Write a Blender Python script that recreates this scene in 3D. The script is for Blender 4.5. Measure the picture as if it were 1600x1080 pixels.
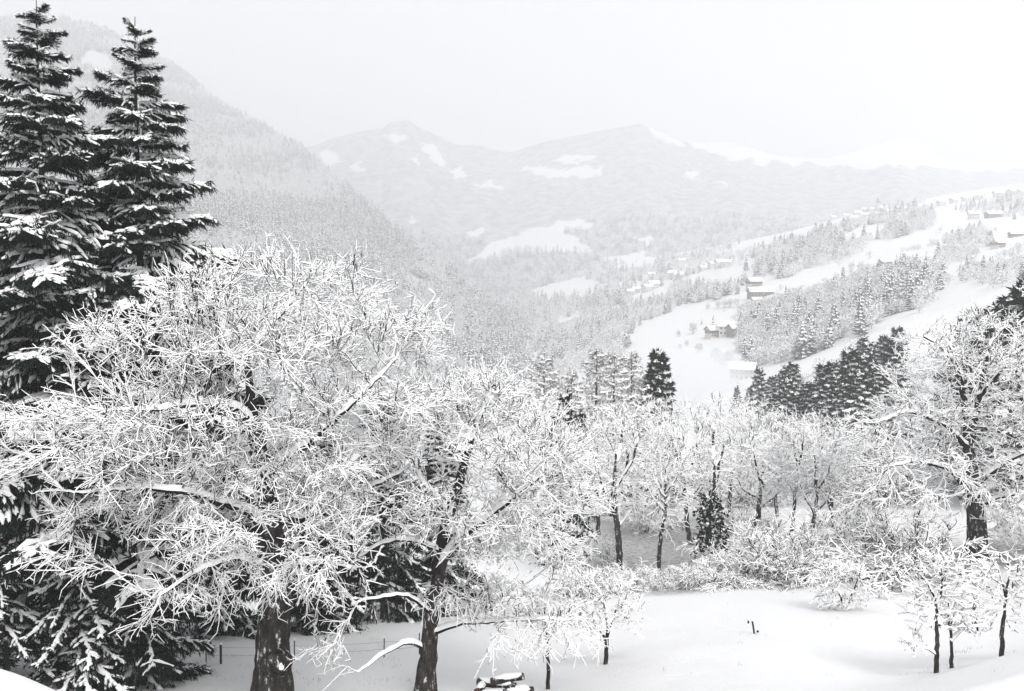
import bpy, math
import numpy as np
from math import radians

for o in list(bpy.data.objects):
    bpy.data.objects.remove(o, do_unlink=True)
scene = bpy.context.scene
C = scene.collection

# ------------------------------------------------------------------ camera
F = 1537.0                      # focal length in pixels of the 1600 x 1080 photograph
PITCH = radians(5.2)
CP, SP = math.cos(PITCH), math.sin(PITCH)
cam_data = bpy.data.cameras.new('camera')
cam_data.sensor_width = 36.0
cam_data.lens = 36.0 * F / 1600.0
cam_data.clip_start = 0.1
cam_data.clip_end = 30000.0
cam = bpy.data.objects.new('camera', cam_data)
C.objects.link(cam)
cam.location = (0, 0, 0)
cam.rotation_euler = (radians(90) - PITCH, 0, 0)
scene.camera = cam

# ------------------------------------------------------------------ overcast sky
world = bpy.data.worlds.new('World')
scene.world = world
world.use_nodes = True
nt = world.node_tree
nt.nodes.clear()
SUN_EL, SUN_ROT = radians(48), radians(160)
sky = nt.nodes.new('ShaderNodeTexSky')
sky.sky_type = 'NISHITA'
sky.sun_disc = False
sky.sun_elevation = SUN_EL
sky.sun_rotation = SUN_ROT
sky.dust_density = 3.0
hs = nt.nodes.new('ShaderNodeHueSaturation')
hs.inputs['Saturation'].default_value = 0.15
bg1 = nt.nodes.new('ShaderNodeBackground')
bg1.inputs['Strength'].default_value = 0.05
bg2 = nt.nodes.new('ShaderNodeBackground')          # the even cloud deck
bg2.inputs['Color'].default_value = (0.90, 0.90, 0.92, 1)
bg2.inputs['Strength'].default_value = 0.46
add = nt.nodes.new('ShaderNodeAddShader')
wout = nt.nodes.new('ShaderNodeOutputWorld')
nt.links.new(sky.outputs[0], hs.inputs['Color'])
nt.links.new(hs.outputs[0], bg1.inputs['Color'])
nt.links.new(bg1.outputs[0], add.inputs[0])
nt.links.new(bg2.outputs[0], add.inputs[1])
nt.links.new(add.outputs[0], wout.inputs['Surface'])

sun_data = bpy.data.lights.new('sun', 'SUN')
sun_data.energy = 1.5
sun_data.angle = radians(25)
sun_data.color = (1.0, 0.98, 0.95)
sun = bpy.data.objects.new('sun', sun_data)
C.objects.link(sun)
sun.rotation_euler = (radians(90) - SUN_EL, 0, radians(180) - SUN_ROT)

scene.view_settings.view_transform = 'Standard'
scene.view_settings.look = 'None'
scene.view_settings.exposure = 0.68
scene.view_settings.gamma = 1.0
scene.view_settings.use_curve_mapping = False
scene.render.engine = 'CYCLES'
cy = scene.cycles
cy.use_denoising = True
cy.max_bounces = 10
cy.diffuse_bounces = 7
cy.glossy_bounces = 1
cy.transmission_bounces = 1
cy.volume_bounces = 4
cy.transparent_max_bounces = 8
cy.caustics_reflective = False
cy.caustics_refractive = False

# ------------------------------------------------------------------ helpers
rng = np.random.default_rng(7)

def at(px, py, Y):
    """point seen at photograph pixel (px, py) standing Y metres ahead"""
    px = np.asarray(px, float); py = np.asarray(py, float); Y = np.asarray(Y, float)
    xc = (px - 800) / F; yc = (540 - py) / F
    dy = yc * SP + CP; dz = yc * CP - SP
    s = Y / dy
    return np.stack(np.broadcast_arrays(xc * s, Y, dz * s), -1)

def proj(p):
    p = np.asarray(p, float)
    d = p[..., 1] * CP - p[..., 2] * SP
    return np.stack([800 + F * p[..., 0] / d, 540 - F * (p[..., 1] * SP + p[..., 2] * CP) / d], -1)

def _hash(ix, iy, seed):
    h = (ix.astype(np.int64) * 374761393 + iy.astype(np.int64) * 668265263 + seed * 974711) & 0xffffffff
    h = ((h ^ (h >> 13)) * 1274126177) & 0xffffffff
    return ((h ^ (h >> 16)) & 0xffff) / 65535.0

def vnoise(x, y, seed=0):
    ix = np.floor(x); iy = np.floor(y)
    fx = x - ix; fy = y - iy
    fx = fx * fx * (3 - 2 * fx); fy = fy * fy * (3 - 2 * fy)
    a = _hash(ix, iy, seed); b = _hash(ix + 1, iy, seed)
    c = _hash(ix, iy + 1, seed); d = _hash(ix + 1, iy + 1, seed)
    return (a * (1 - fx) + b * fx) * (1 - fy) + (c * (1 - fx) + d * fx) * fy - 0.5

def fbm(x, y, seed=0, octaves=4):
    s = 0.0; a = 1.0
    for k in range(octaves):
        s = s + a * vnoise(x, y, seed + k * 17)
        x = x * 2.03; y = y * 2.03; a *= 0.5
    return s

def in_poly(px, py, poly):
    px = np.asarray(px, float); py = np.asarray(py, float)
    inside = np.zeros(px.shape, bool)
    n = len(poly)
    for i in range(n):
        x0, y0 = poly[i]; x1, y1 = poly[(i + 1) % n]
        if y0 == y1: continue
        c = ((y0 > py) != (y1 > py)) & (px < (x1 - x0) * (py - y0) / (y1 - y0) + x0)
        inside ^= c
    return inside

def mesh_np(name, verts, faces, mats, smooth=True, mat_idx=None):
    """faces: (n,3) or (n,4) array, or a list of such arrays"""
    me = bpy.data.meshes.new(name)
    verts = np.ascontiguousarray(verts, np.float32).reshape(-1, 3)
    if not isinstance(faces, list): faces = [faces]
    faces = [np.asarray(f, np.int32) for f in faces if len(f)]
    loops = np.concatenate([f.ravel() for f in faces])
    totals = np.concatenate([np.full(len(f), f.shape[1], np.int32) for f in faces])
    starts = np.zeros(len(totals), np.int32); starts[1:] = np.cumsum(totals)[:-1]
    me.vertices.add(len(verts)); me.vertices.foreach_set('co', verts.ravel())
    me.loops.add(len(loops)); me.loops.foreach_set('vertex_index', loops)
    me.polygons.add(len(totals))
    me.polygons.foreach_set('loop_start', starts)
    me.polygons.foreach_set('loop_total', totals)
    if mat_idx is not None: me.polygons.foreach_set('material_index', np.asarray(mat_idx, np.int32))
    me.polygons.foreach_set('use_smooth', np.full(len(totals), smooth))
    for m in (mats if isinstance(mats, (list, tuple)) else [mats]): me.materials.append(m)
    me.update(calc_edges=True)
    return me

def link(name, data, parent=None, loc=None):
    o = bpy.data.objects.new(name, data)
    C.objects.link(o)
    if parent is not None: o.parent = parent
    if loc is not None: o.location = [float(v) for v in loc]
    return o

def tag(o, label, cat, group=None):
    o['label'] = label; o['category'] = cat
    if group: o['group'] = group
    return o

def thing(name, label, cat, loc, group=None, rz=0.0, scale=1.0):
    o = link(name, None, None, loc)
    o.rotation_euler = (0, 0, rz); o.scale = (scale,) * 3
    return tag(o, label, cat, group)

def copy_tree(root, loc, rz=0.0, scale=1.0, label=None, group=None):
    r = root.copy(); C.objects.link(r)
    r.location = [float(v) for v in loc]; r.rotation_euler = (0, 0, rz)
    r.scale = (scale,) * 3 if np.isscalar(scale) else scale
    if label: r['label'] = label
    if group: r['group'] = group
    for ch in root.children:
        c = ch.copy(); C.objects.link(c); c.parent = r
        for g in ch.children:
            d = g.copy(); C.objects.link(d); d.parent = c
    return r

# ------------------------------------------------------------------ materials
def new_mat(name, color, rough=0.8, spec=0.2):
    m = bpy.data.materials.new(name); m.use_nodes = True
    b = m.node_tree.nodes['Principled BSDF']
    b.inputs['Base Color'].default_value = (*color, 1)
    b.inputs['Roughness'].default_value = rough
    b.inputs['Specular IOR Level'].default_value = spec
    return m, m.node_tree, b

def noise_node(t, scale, detail=4, rough=0.6, coord='Object'):
    tc = t.nodes.new('ShaderNodeTexCoord')
    n = t.nodes.new('ShaderNodeTexNoise')
    n.inputs['Scale'].default_value = scale
    n.inputs['Detail'].default_value = detail
    n.inputs['Roughness'].default_value = rough
    t.links.new(tc.outputs[coord], n.inputs['Vector'])
    return n

def ramp(t, src, stops):
    r = t.nodes.new('ShaderNodeValToRGB')
    el = r.color_ramp.elements
    while len(el) < len(stops): el.new(0.5)
    for e, (p, c) in zip(el, stops):
        e.position = p; e.color = (*c, 1)
    t.links.new(src, r.inputs['Fac'])
    return r

def bump(t, b, src, strength, dist):
    k = t.nodes.new('ShaderNodeBump')
    k.inputs['Strength'].default_value = strength
    k.inputs['Distance'].default_value = dist
    t.links.new(src, k.inputs['Height'])
    t.links.new(k.outputs[0], b.inputs['Normal'])

SNOW = (0.76, 0.765, 0.77)
M = {}
M['snow'], t, b = new_mat('snow_ground', SNOW, 0.7, 0.15)
n = noise_node(t, 1.6, 9, 0.7); bump(t, b, n.outputs['Fac'], 0.4, 0.15)
n2 = noise_node(t, 2.6, 8, 0.8)                       # mottled, greyer ground colour inside the masked patches among the trees
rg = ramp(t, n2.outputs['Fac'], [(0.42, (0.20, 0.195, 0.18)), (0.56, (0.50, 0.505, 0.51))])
av = t.nodes.new('ShaderNodeAttribute'); av.attribute_name = 'grey_patch'
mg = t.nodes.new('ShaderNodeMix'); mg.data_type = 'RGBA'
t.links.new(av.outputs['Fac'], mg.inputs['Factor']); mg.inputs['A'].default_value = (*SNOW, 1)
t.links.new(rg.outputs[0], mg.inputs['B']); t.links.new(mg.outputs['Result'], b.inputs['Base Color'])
M['tree_snow'], t, b = new_mat('snow_on_branches', (0.95, 0.955, 0.96), 0.8, 0.1)
M['bark'], t, b = new_mat('bark', (0.04, 0.034, 0.03), 0.95, 0.1)
n = noise_node(t, 5.5, 9, 0.72)
mp = t.nodes.new('ShaderNodeMapping'); mp.inputs['Scale'].default_value = (1, 1, 0.35)      # bark ridges run along the trunk
t.links.new(n.inputs['Vector'].links[0].from_socket, mp.inputs['Vector']); t.links.new(mp.outputs[0], n.inputs['Vector'])
r1 = ramp(t, n.outputs['Fac'], [(0.3, (0.008, 0.0075, 0.0075)), (0.50, (0.045, 0.04, 0.037)), (0.58, (0.07, 0.064, 0.06)), (0.635, (0.80, 0.81, 0.82))])
t.links.new(r1.outputs[0], b.inputs['Base Color'])
bump(t, b, n.outputs['Fac'], 1.0, 0.12)
M['twig'], t, b = new_mat('twig_bark', (0.022, 0.020, 0.019), 0.95, 0.05)
M['needle'], t, b = new_mat('spruce_needles', (0.022, 0.032, 0.027), 0.8, 0.1)
n = noise_node(t, 1.7, 3)
r1 = ramp(t, n.outputs['Fac'], [(0.35, (0.006, 0.010, 0.009)), (0.7, (0.018, 0.026, 0.021))])
t.links.new(r1.outputs[0], b.inputs['Base Color'])
M['far_needle'], t, b = new_mat('frosted_needles', (0.105, 0.12, 0.118), 0.9, 0.05)
M['far_twig'], t, b = new_mat('frosted_twigs', (0.34, 0.34, 0.34), 0.9, 0.05)
# ------------------------------------------------------------------ the land
# heights of the ground: what pixel row the ground has along a column of the view at a distance Y
PXC = np.array([-2600, -800, 0, 200, 425, 665, 850, 1000, 1200, 1400, 1600, 2400, 4200], float)
ROWS = [
 (20,  [ 980, 1000, 1032, 1130, 1290, 1290, 1250, 1200, 1150, 1110, 1050,  900,  820]),
 (26,  [ 980, 1030, 1072, 1125, 1155, 1145, 1130, 1105, 1090, 1075, 1015,  880,  800]),
 (31,  [ 960, 1000, 1066, 1088, 1094, 1088, 1082, 1055, 1045, 1062, 1022,  870,  790]),
 (36,  [ 950,  980, 1040, 1035, 1040, 1045, 1052, 1018, 1003, 1030, 1015,  860,  780]),
 (45,  [ 920,  930,  980,  975,  985,  985,  985,  966,  960,  975,  975,  840,  770]),
 (55,  [ 900,  900,  950,  945,  950,  945,  940,  936,  930,  928,  920,  820,  750]),
 (65,  [ 870,  870,  920,  910,  915,  910,  905,  908,  895,  878,  858,  800,  730]),
 (85,  [ 830,  830,  870,  860,  860,  862,  862,  862,  850,  830,  815,  740,  690]),
 (110, [ 800,  800,  830,  822,  815,  815,  815,  810,  800,  790,  770,  690,  640]),
 (150, [ 780,  780,  800,  800,  790,  790,  790,  780,  755,  730,  690,  560,  540]),
 (200, [ 760,  760,  790,  790,  780,  780,  780,  760,  730,  670,  600,  480,  470]),
 (280, [ 740,  740,  770,  770,  770,  760,  750,  730,  670,  580,  505,  420,  400]),
 (350, [ 700,  700,  740,  740,  730,  720,  700,  670,  585,  505,  438,  300,  280]),
 (430, [ 680,  680,  730,  730,  720,  700,  680,  655,  592,  520,  446,  300,  270]),
 (550, [ 650,  650,  700,  700,  690,  670,  650,  600,  560,  470,  420,  290,  260]),
 (700, [ 600,  600,  650,  650,  640,  620,  590,  545,  495,  435,  398,  280,  250]),
 (850, [ 560,  560,  620,  620,  600,  590,  560,  503,  437,  396,  352,  270,  240]),
 (1000,[ 540,  540,  600,  600,  580,  570,  545,  500,  442,  400,  352,  260,  230]),
 (1250,[ 500,  500,  580,  580,  560,  545,  515,  465,  395,  342,  325,  250,  220]),
 (1600,[ 480,  480,  560,  560,  540,  520,  478,  432,  385,  325,  295,  240,  210]),
 (2100,[ 460,  460,  540,  540,  520,  500,  440,  405,  370,  318,  285,  230,  200]),
 (3000,[ 440,  440,  480,  480,  470,  450,  420,  400,  370,  320,  285,  230,  200]),
]
_Y = np.array([r[0] for r in ROWS], float)
_T = np.array([r[1] for r in ROWS], float)
GPX = np.linspace(-2600, 4200, 681)
GLY = np.linspace(math.log(20), math.log(3000), 260)
_tmp = np.stack([np.interp(GPX, PXC, row) for row in _T])
GT = np.stack([np.interp(GLY, np.log(_Y), _tmp[:, k]) for k in range(len(GPX))], 1)
def _blur(a, axis, n):
    k = np.ones(n) / n
    pad = [(0, 0), (0, 0)]; pad[axis] = (n // 2, n // 2)
    return np.apply_along_axis(lambda v: np.convolve(v, k, 'valid'), axis, np.pad(a, pad, mode='edge'))
for _ in range(2):
    GT = _blur(GT, 1, 9); GT = _blur(GT, 0, 3)

def _lookup(px, ly):
    a = np.clip((px - GPX[0]) / (GPX[1] - GPX[0]), 0, len(GPX) - 1.001)
    c = np.clip((ly - GLY[0]) / (GLY[1] - GLY[0]), 0, len(GLY) - 1.001)
    i = a.astype(int); j = c.astype(int); fa = a - i; fc = c - j
    return (GT[j, i] * (1 - fa) + GT[j, i + 1] * fa) * (1 - fc) + (GT[j + 1, i] * (1 - fa) + GT[j + 1, i + 1] * fa) * fc

def height(x, y):
    x = np.asarray(x, float); y = np.asarray(y, float)
    Y = np.maximum(y, 20.0)
    z = -0.3 * Y
    for _ in range(4):
        d = Y * CP - z * SP
        px = 800 + F * x / d
        z = at(px, _lookup(px, np.log(Y)), Y)[..., 2]
    z = z + np.maximum(20.0 - y, 0) * 0.10
    w = np.clip(Y / 60, 0.25, 6.0)
    z = z + 0.2 * fbm(x / 4.5, y / 6.0, 9, 4) * np.clip((y - 5) / 20, 0, 1) * np.clip((200 - Y) / 100, 0, 1) + 0.2 * w * fbm(x / (5 + Y * 0.06), y / (5 + Y * 0.06), 3) * np.clip((y - 5) / 20, 0, 1)
    return z

def ground_at(px, Y):
    """the ground point in view column px at distance Y"""
    z = -0.3 * Y; x = 0.0
    for _ in range(5):
        x = (px - 800) / F * (Y * CP - z * SP)
        z = float(height(x, Y))
    return np.array([x, Y, z])

ys = np.concatenate([np.linspace(-60, 18, 40), np.exp(np.linspace(math.log(19), math.log(3000), 300))])
aa = np.linspace(-1.9, 1.9, 420)
gx = aa[None, :] * np.maximum(ys, 26)[:, None]
gy = np.repeat(ys[:, None], len(aa), 1)
gz = height(gx, gy)
def grid_faces(nr, nc):
    i = np.arange(nr - 1)[:, None] * nc + np.arange(nc - 1)[None, :]
    return np.stack([i, i + 1, i + nc + 1, i + nc], -1).reshape(-1, 4)
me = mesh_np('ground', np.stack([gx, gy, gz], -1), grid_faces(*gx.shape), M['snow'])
gp_ = proj(np.stack([gx, gy, gz], -1).reshape(-1, 3))
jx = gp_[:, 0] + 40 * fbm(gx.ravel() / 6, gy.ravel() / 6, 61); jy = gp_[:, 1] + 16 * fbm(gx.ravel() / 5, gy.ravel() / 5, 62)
grey_ = (in_poly(jx, jy, [(880, 925), (940, 800), (1060, 785), (1180, 800), (1230, 830), (1330, 840), (1480, 850), (1660, 815), (1700, 880), (1400, 905), (1200, 915), (1010, 928)])
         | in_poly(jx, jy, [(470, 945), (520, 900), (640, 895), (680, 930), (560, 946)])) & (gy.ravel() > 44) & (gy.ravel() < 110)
tv = grey_.astype(float).reshape(gx.shape)
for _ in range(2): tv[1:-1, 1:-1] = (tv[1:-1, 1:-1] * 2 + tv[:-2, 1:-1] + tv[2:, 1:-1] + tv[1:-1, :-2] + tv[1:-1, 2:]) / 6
a_ = me.attributes.new('grey_patch', 'FLOAT', 'POINT'); a_.data.foreach_set('value', np.ascontiguousarray(tv, np.float32).ravel())
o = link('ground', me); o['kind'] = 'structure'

# ---- mountains: each a surface laid column by column from its foot to its crest and down behind
def smooth_interp(xq, xs, ysv):
    return np.interp(xq, xs, ysv)

def mountain(cols, pxs, nt_, amp, scale, seed, back=600, drop=260):
    """cols: {px: [(py, Y), ... foot to crest]}"""
    keys = sorted(cols)
    k = len(cols[keys[0]])
    P = np.array([cols[c] for c in keys], float)          # (ncol, k, 2)
    tt = np.linspace(0, k - 1, nt_)
    out = np.zeros((nt_, len(pxs), 2))
    for j in range(2):
        A = np.stack([np.interp(pxs, keys, P[:, i, j]) for i in range(k)])       # (k, npx)
        for c in range(len(pxs)):
            out[:, c, j] = np.interp(tt, np.arange(k), A[:, c])
    for _ in range(3):
        out[1:-1] = (out[:-2] + 2 * out[1:-1] + out[2:]) / 4
    pts = at(np.repeat(pxs[None, :], nt_, 0), out[..., 0], out[..., 1])
    nz = fbm(pts[..., 0] / scale + pts[..., 2] / scale * 0.6, pts[..., 2] * 1.8 / scale + pts[..., 1] * 0.2 / scale, seed, 5)
    w = np.sin(np.linspace(0.05, 1, nt_) * math.pi * 0.5)[:, None]
    w[-1] = 0.25
    pts[..., 2] += amp * nz * w * np.minimum(1, (1.35 - np.linspace(0, 1, nt_)[:, None]))
    crest = pts[-1]
    behind = []
    for q in (0.12, 0.4, 1.0):
        b_ = crest.copy(); b_[:, 1] += back * q; b_[:, 0] *= (crest[:, 1] + back * q) / crest[:, 1]; b_[:, 2] -= drop * q
        behind.append(b_)
    return np.concatenate([pts, np.stack(behind)]), nt_

def forest_mat(name, scale, cover, dark=(0.10, 0.115, 0.115), pale=(0.42, 0.44, 0.45)):
    """a slope seen so far off that its trees merge; the attribute open_meadow says where it is bare snow"""
    m, t, b = new_mat(name, pale, 0.95, 0.0)
    n1 = noise_node(t, scale, 5, 0.75)
    r1 = ramp(t, n1.outputs['Fac'], [(0.38, dark), (0.62, pale)])
    n2 = noise_node(t, scale * 0.09, 5, 0.65)
    r2 = ramp(t, n2.outputs['Fac'], [(cover, (0, 0, 0)), (cover + 0.06, (1, 1, 1))])
    at_ = t.nodes.new('ShaderNodeAttribute'); at_.attribute_name = 'open_meadow'
    mx = t.nodes.new('ShaderNodeMath'); mx.operation = 'MAXIMUM'
    t.links.new(r2.outputs[0], mx.inputs[0]); t.links.new(at_.outputs['Fac'], mx.inputs[1])
    mix = t.nodes.new('ShaderNodeMix'); mix.data_type = 'RGBA'
    t.links.new(mx.outputs[0], mix.inputs['Factor'])
    t.links.new(r1.outputs[0], mix.inputs['A'])
    mix.inputs['B'].default_value = (*SNOW, 1)
    t.links.new(mix.outputs['Result'], b.inputs['Base Color'])
    bump(t, b, n1.outputs['Fac'], 1.0, 6.0)
    return m

def add_mask(me, vals):
    a = me.attributes.new('open_meadow', 'FLOAT', 'POINT')
    a.data.foreach_set('value', np.ascontiguousarray(vals, np.float32).ravel())

# left mountain, the near flank of the valley
LEFT = {
 -1500: [(640, 170), (520, 240), (330, 420), (120, 650), (-120, 900), (-250, 1100)],
 -600: [(650, 230), (560, 320), (400, 520), (230, 760), (60, 1020), (-60, 1250)],
 0:   [(660, 300), (560, 420), (440, 600), (290, 850), (140, 1150), (30, 1400)],
 100: [(660, 320), (565, 440), (445, 620), (300, 880), (150, 1180), (33, 1430)],
 160: [(660, 335), (568, 455), (450, 635), (310, 900), (170, 1200), (46, 1450)],
 220: [(660, 350), (570, 470), (455, 650), (320, 910), (190, 1220), (76, 1460)],
 290: [(660, 370), (570, 490), (462, 670), (340, 930), (215, 1240), (116, 1470)],
 350: [(660, 390), (575, 510), (470, 690), (365, 950), (255, 1260), (166, 1480)],
 420: [(660, 420), (580, 540), (480, 720), (385, 980), (290, 1280), (204, 1490)],
 470: [(660, 440), (585, 560), (490, 740), (405, 1000), (315, 1300), (232, 1500)],
 520: [(655, 470), (588, 590), (500, 770), (425, 1030), (345, 1310), (276, 1500)],
 600: [(650, 520), (590, 640), (520, 820), (460, 1060), (395, 1320), (344, 1500)],
 680: [(640, 580), (590, 700), (540, 880), (490, 1100), (445, 1330), (410, 1500)],
 760: [(630, 660), (590, 780), (556, 940), (524, 1130), (495, 1340), (470, 1500)],
 850: [(610, 760), (585, 860), (565, 1000), (548, 1160), (532, 1350), (520, 1500)],
 960: [(600, 860), (585, 940), (575, 1060), (562, 1190), (552, 1360), (545, 1500)],
}
for _k in LEFT:
    LEFT[_k] = [(a_, y_ * 0.9 * (1 + 1.2 * max(0, (y_ - 500) / 1000) ** 2 * min(1.0, max(0.0, (680 - _k) / 400)))) for a_, y_ in LEFT[_k]]
    _f = LEFT[_k][0]; LEFT[_k][0] = (_f[0] + (150 if _k < 700 else 40), _f[1] * 0.8)
lpx = np.concatenate([np.linspace(-1500, -150, 60)[:-1], np.linspace(-150, 960, 300)])
LP, lnt = mountain(LEFT, lpx, 150, 30, 170, 11, 500, 300)
M['left_slope'] = forest_mat('frosted_slope', 0.16, 0.72, (0.22, 0.235, 0.235), (0.52, 0.54, 0.55))
me = mesh_np('forested_mountain', LP, grid_faces(*LP.shape[:2]), M['left_slope'])
pp = proj(LP.reshape(-1, 3))
mask = in_poly(pp[:, 0], pp[:, 1], [(625, 424), (640, 428), (672, 446), (668, 450), (640, 438)]) | \
       in_poly(pp[:, 0], pp[:, 1], [(118, 100), (140, 78), (165, 85), (185, 105), (170, 118), (140, 112)])
add_mask(me, mask)
o = link('forested_mountain', me); o['kind'] = 'structure'

# the mountain that closes the valley
CREST = [(300, 262), (380, 250), (440, 238), (490, 228), (520, 216), (565, 205), (598, 201), (612, 191), (640, 188), (652, 198), (680, 210), (712, 226), (750, 228), (778, 236), (800, 240), (835, 228),
         (870, 219), (930, 206), (980, 197), (1000, 193), (1030, 206), (1062, 221), (1100, 224), (1140, 222), (1165, 228), (1200, 240), (1240, 246), (1290, 248), (1330, 238), (1372, 226), (1402, 214), (1425, 220), (1450, 236), (1480, 250), (1530, 258), (1600, 264), (1750, 262), (2400, 250)]
MID = {}
for (cx, cyy) in CREST:
    foot = np.interp(cx, [300, 700, 850, 1000, 1150, 1400, 2400], [470, 470, 450, 432, 415, 400, 400])
    MID[cx] = [(foot, 2000), (foot - 0.22 * (foot - cyy), 2250), (foot - 0.5 * (foot - cyy), 2600), (foot - 0.8 * (foot - cyy), 3000), (cyy, 3350)]
mpx = np.linspace(300, 1700, 420)
MP, mnt = mountain(MID, mpx, 170, 34, 420, 23, 900, 300)
M['mid_slope'] = forest_mat('forested_far_slope', 0.035, 0.66, (0.24, 0.26, 0.27), (0.50, 0.52, 0.525))
me = mesh_np('far_mountain', MP, grid_faces(*MP.shape[:2]), M['mid_slope'])
pp = proj(MP.reshape(-1, 3))
jx = pp[:, 0] + 14 * fbm(pp[:, 0] / 18, pp[:, 1] / 9, 5); jy = pp[:, 1] + 7 * fbm(pp[:, 0] / 15, pp[:, 1] / 8, 6)
MEADOWS = [
 [(808, 264), (835, 261), (870, 268), (905, 262), (940, 260), (942, 274), (905, 276), (870, 278), (838, 272)],
 [(858, 248), (890, 243), (940, 241), (938, 247), (910, 252), (880, 256)],
 [(735, 288), (770, 282), (790, 292), (765, 296)],
 [(730, 362), (752, 356), (750, 374), (735, 374)],
 [(733, 406), (775, 378), (820, 358), (850, 356), (868, 345), (905, 340), (925, 354), (880, 362), (905, 372), (930, 392), (920, 398), (860, 392), (815, 392), (770, 408), (740, 412)],
 [(985, 371), (1020, 369), (1035, 379), (1010, 381)],
 [(930, 402), (975, 398), (1000, 394), (1022, 402), (1012, 424), (985, 426), (955, 412)],
 [(660, 226), (680, 226), (700, 256), (690, 262), (668, 248)],
 [(1000, 188), (1020, 194), (1066, 214), (1072, 230), (1050, 226), (1020, 210)],
 [(1060, 212), (1110, 210), (1160, 214), (1200, 228), (1290, 236), (1340, 224), (1405, 200), (1450, 224), (1530, 246), (1700, 250), (1700, 262), (1530, 268), (1470, 266), (1440, 258), (1415, 262), (1390, 256), (1360, 266), (1330, 256), (1300, 262), (1270, 254), (1240, 262), (1210, 250), (1190, 262), (1170, 248), (1140, 250), (1120, 238), (1090, 232)],
 [(500, 240), (520, 236), (530, 250), (512, 262)], [(600, 214), (622, 208), (640, 214), (625, 224)], [(640, 250), (650, 244), (652, 258)], [(540, 262), (560, 252), (570, 270)], [(640, 352), (646, 340), (652, 352)], [(700, 268), (716, 262), (730, 276), (712, 276)], [(1075, 268), (1090, 264), (1098, 276), (1082, 280)], [(1120, 286), (1136, 282), (1140, 292)],
]
mask = np.zeros(len(pp), bool)
for q in MEADOWS: mask |= in_poly(jx, jy, q)
add_mask(me, mask)
MASK_MID = mask.reshape(MP.shape[:2])
o = link('far_mountain', me); o['kind'] = 'structure'

# ---- the hazy air of the valley
def box_mesh(name, lo, hi, mat):
    x0, y0, z0 = lo; x1, y1, z1 = hi
    v = [(x0, y0, z0), (x1, y0, z0), (x1, y1, z0), (x0, y1, z0), (x0, y0, z1), (x1, y0, z1), (x1, y1, z1), (x0, y1, z1)]
    f = [(3, 2, 1, 0), (4, 5, 6, 7), (0, 1, 5, 4), (1, 2, 6, 5), (2, 3, 7, 6), (3, 0, 4, 7)]
    return mesh_np(name, np.array(v, float), np.array(f), mat, smooth=False)
hm = bpy.data.materials.new('haze_air'); hm.use_nodes = True
hm.node_tree.nodes.clear()
ho = hm.node_tree.nodes.new('ShaderNodeOutputMaterial')
hv = hm.node_tree.nodes.new('ShaderNodeVolumePrincipled')
hv.inputs['Color'].default_value = (0.90, 0.905, 0.92, 1)
hv.inputs['Density'].default_value = 0.00052
hv.inputs['Anisotropy'].default_value = 0.0
hm.node_tree.links.new(hv.outputs[0], ho.inputs['Volume'])
allz = np.concatenate([gz.ravel(), LP[..., 2].ravel(), MP[..., 2].ravel()])
allx = np.concatenate([gx.ravel(), LP[..., 0].ravel(), MP[..., 0].ravel()])
o = link('haze', box_mesh('haze', (allx.min() - 60, -130, allz.min() - 1.0), (allx.max() + 60, 4700, allz.max() + 40), hm))
o['kind'] = 'stuff'
print('haze z', allz.min(), allz.max(), 'x', allx.min(), allx.max())
# ------------------------------------------------------------------ woods too far off to count
def rand_unit(n, r):
    v = r.normal(size=(n, 3)); return v / np.linalg.norm(v, axis=1, keepdims=True)

def far_spruce_mesh(name, r, tiers=11, pts=9, snow=0.55, wid=0.17):
    """unit height spruce: ragged drooping tiers of boughs, upper faces carrying snow"""
    V = []; Fc = []; mi = []
    for k in range(tiers):
        f = k / (tiers - 1)
        z = 0.10 + 0.86 * f
        R = wid * (1 - f) ** 0.85 + 0.012
        n = max(5, int(pts * (1 - 0.4 * f)))
        a0 = r.uniform(0, 6.28)
        for j in range(n):
            a = a0 + 6.283 * j / n + r.normal(0, 0.12)
            rr = R * r.uniform(0.72, 1.2)
            w = 2.6 * R / n
            c, s = math.cos(a), math.sin(a)
            zz = z + r.normal(0, 0.012)
            root = np.array([0, 0, zz + 0.055])
            tip = np.array([c * rr, s * rr, zz - 0.03 * r.uniform(0.3, 1.4)])
            m1 = np.array([c * rr * .6 - s * w, s * rr * .6 + c * w, zz - 0.005])
            m2 = np.array([c * rr * .6 + s * w, s * rr * .6 - c * w, zz - 0.005])
            low = np.array([c * rr * .5, s * rr * .5, zz - 0.06])
            b0 = len(V)
            V += [root, m1, tip, m2, low]
            Fc += [(b0, b0 + 1, b0 + 2), (b0, b0 + 2, b0 + 3), (b0 + 1, b0 + 4, b0 + 2), (b0 + 2, b0 + 4, b0 + 3)]
            mi += [int(r.random() < snow), int(r.random() < snow), 0, 0]
    b0 = len(V); V += [np.array([.014, 0, 0]), np.array([-.007, .012, 0]), np.array([-.007, -.012, 0]), np.array([0, 0, 1.0])]
    Fc += [(b0, b0 + 1, b0 + 3), (b0 + 1, b0 + 2, b0 + 3), (b0 + 2, b0, b0 + 3)]; mi += [0, 0, 0]
    return np.array(V), np.array(Fc), np.array(mi)

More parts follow.
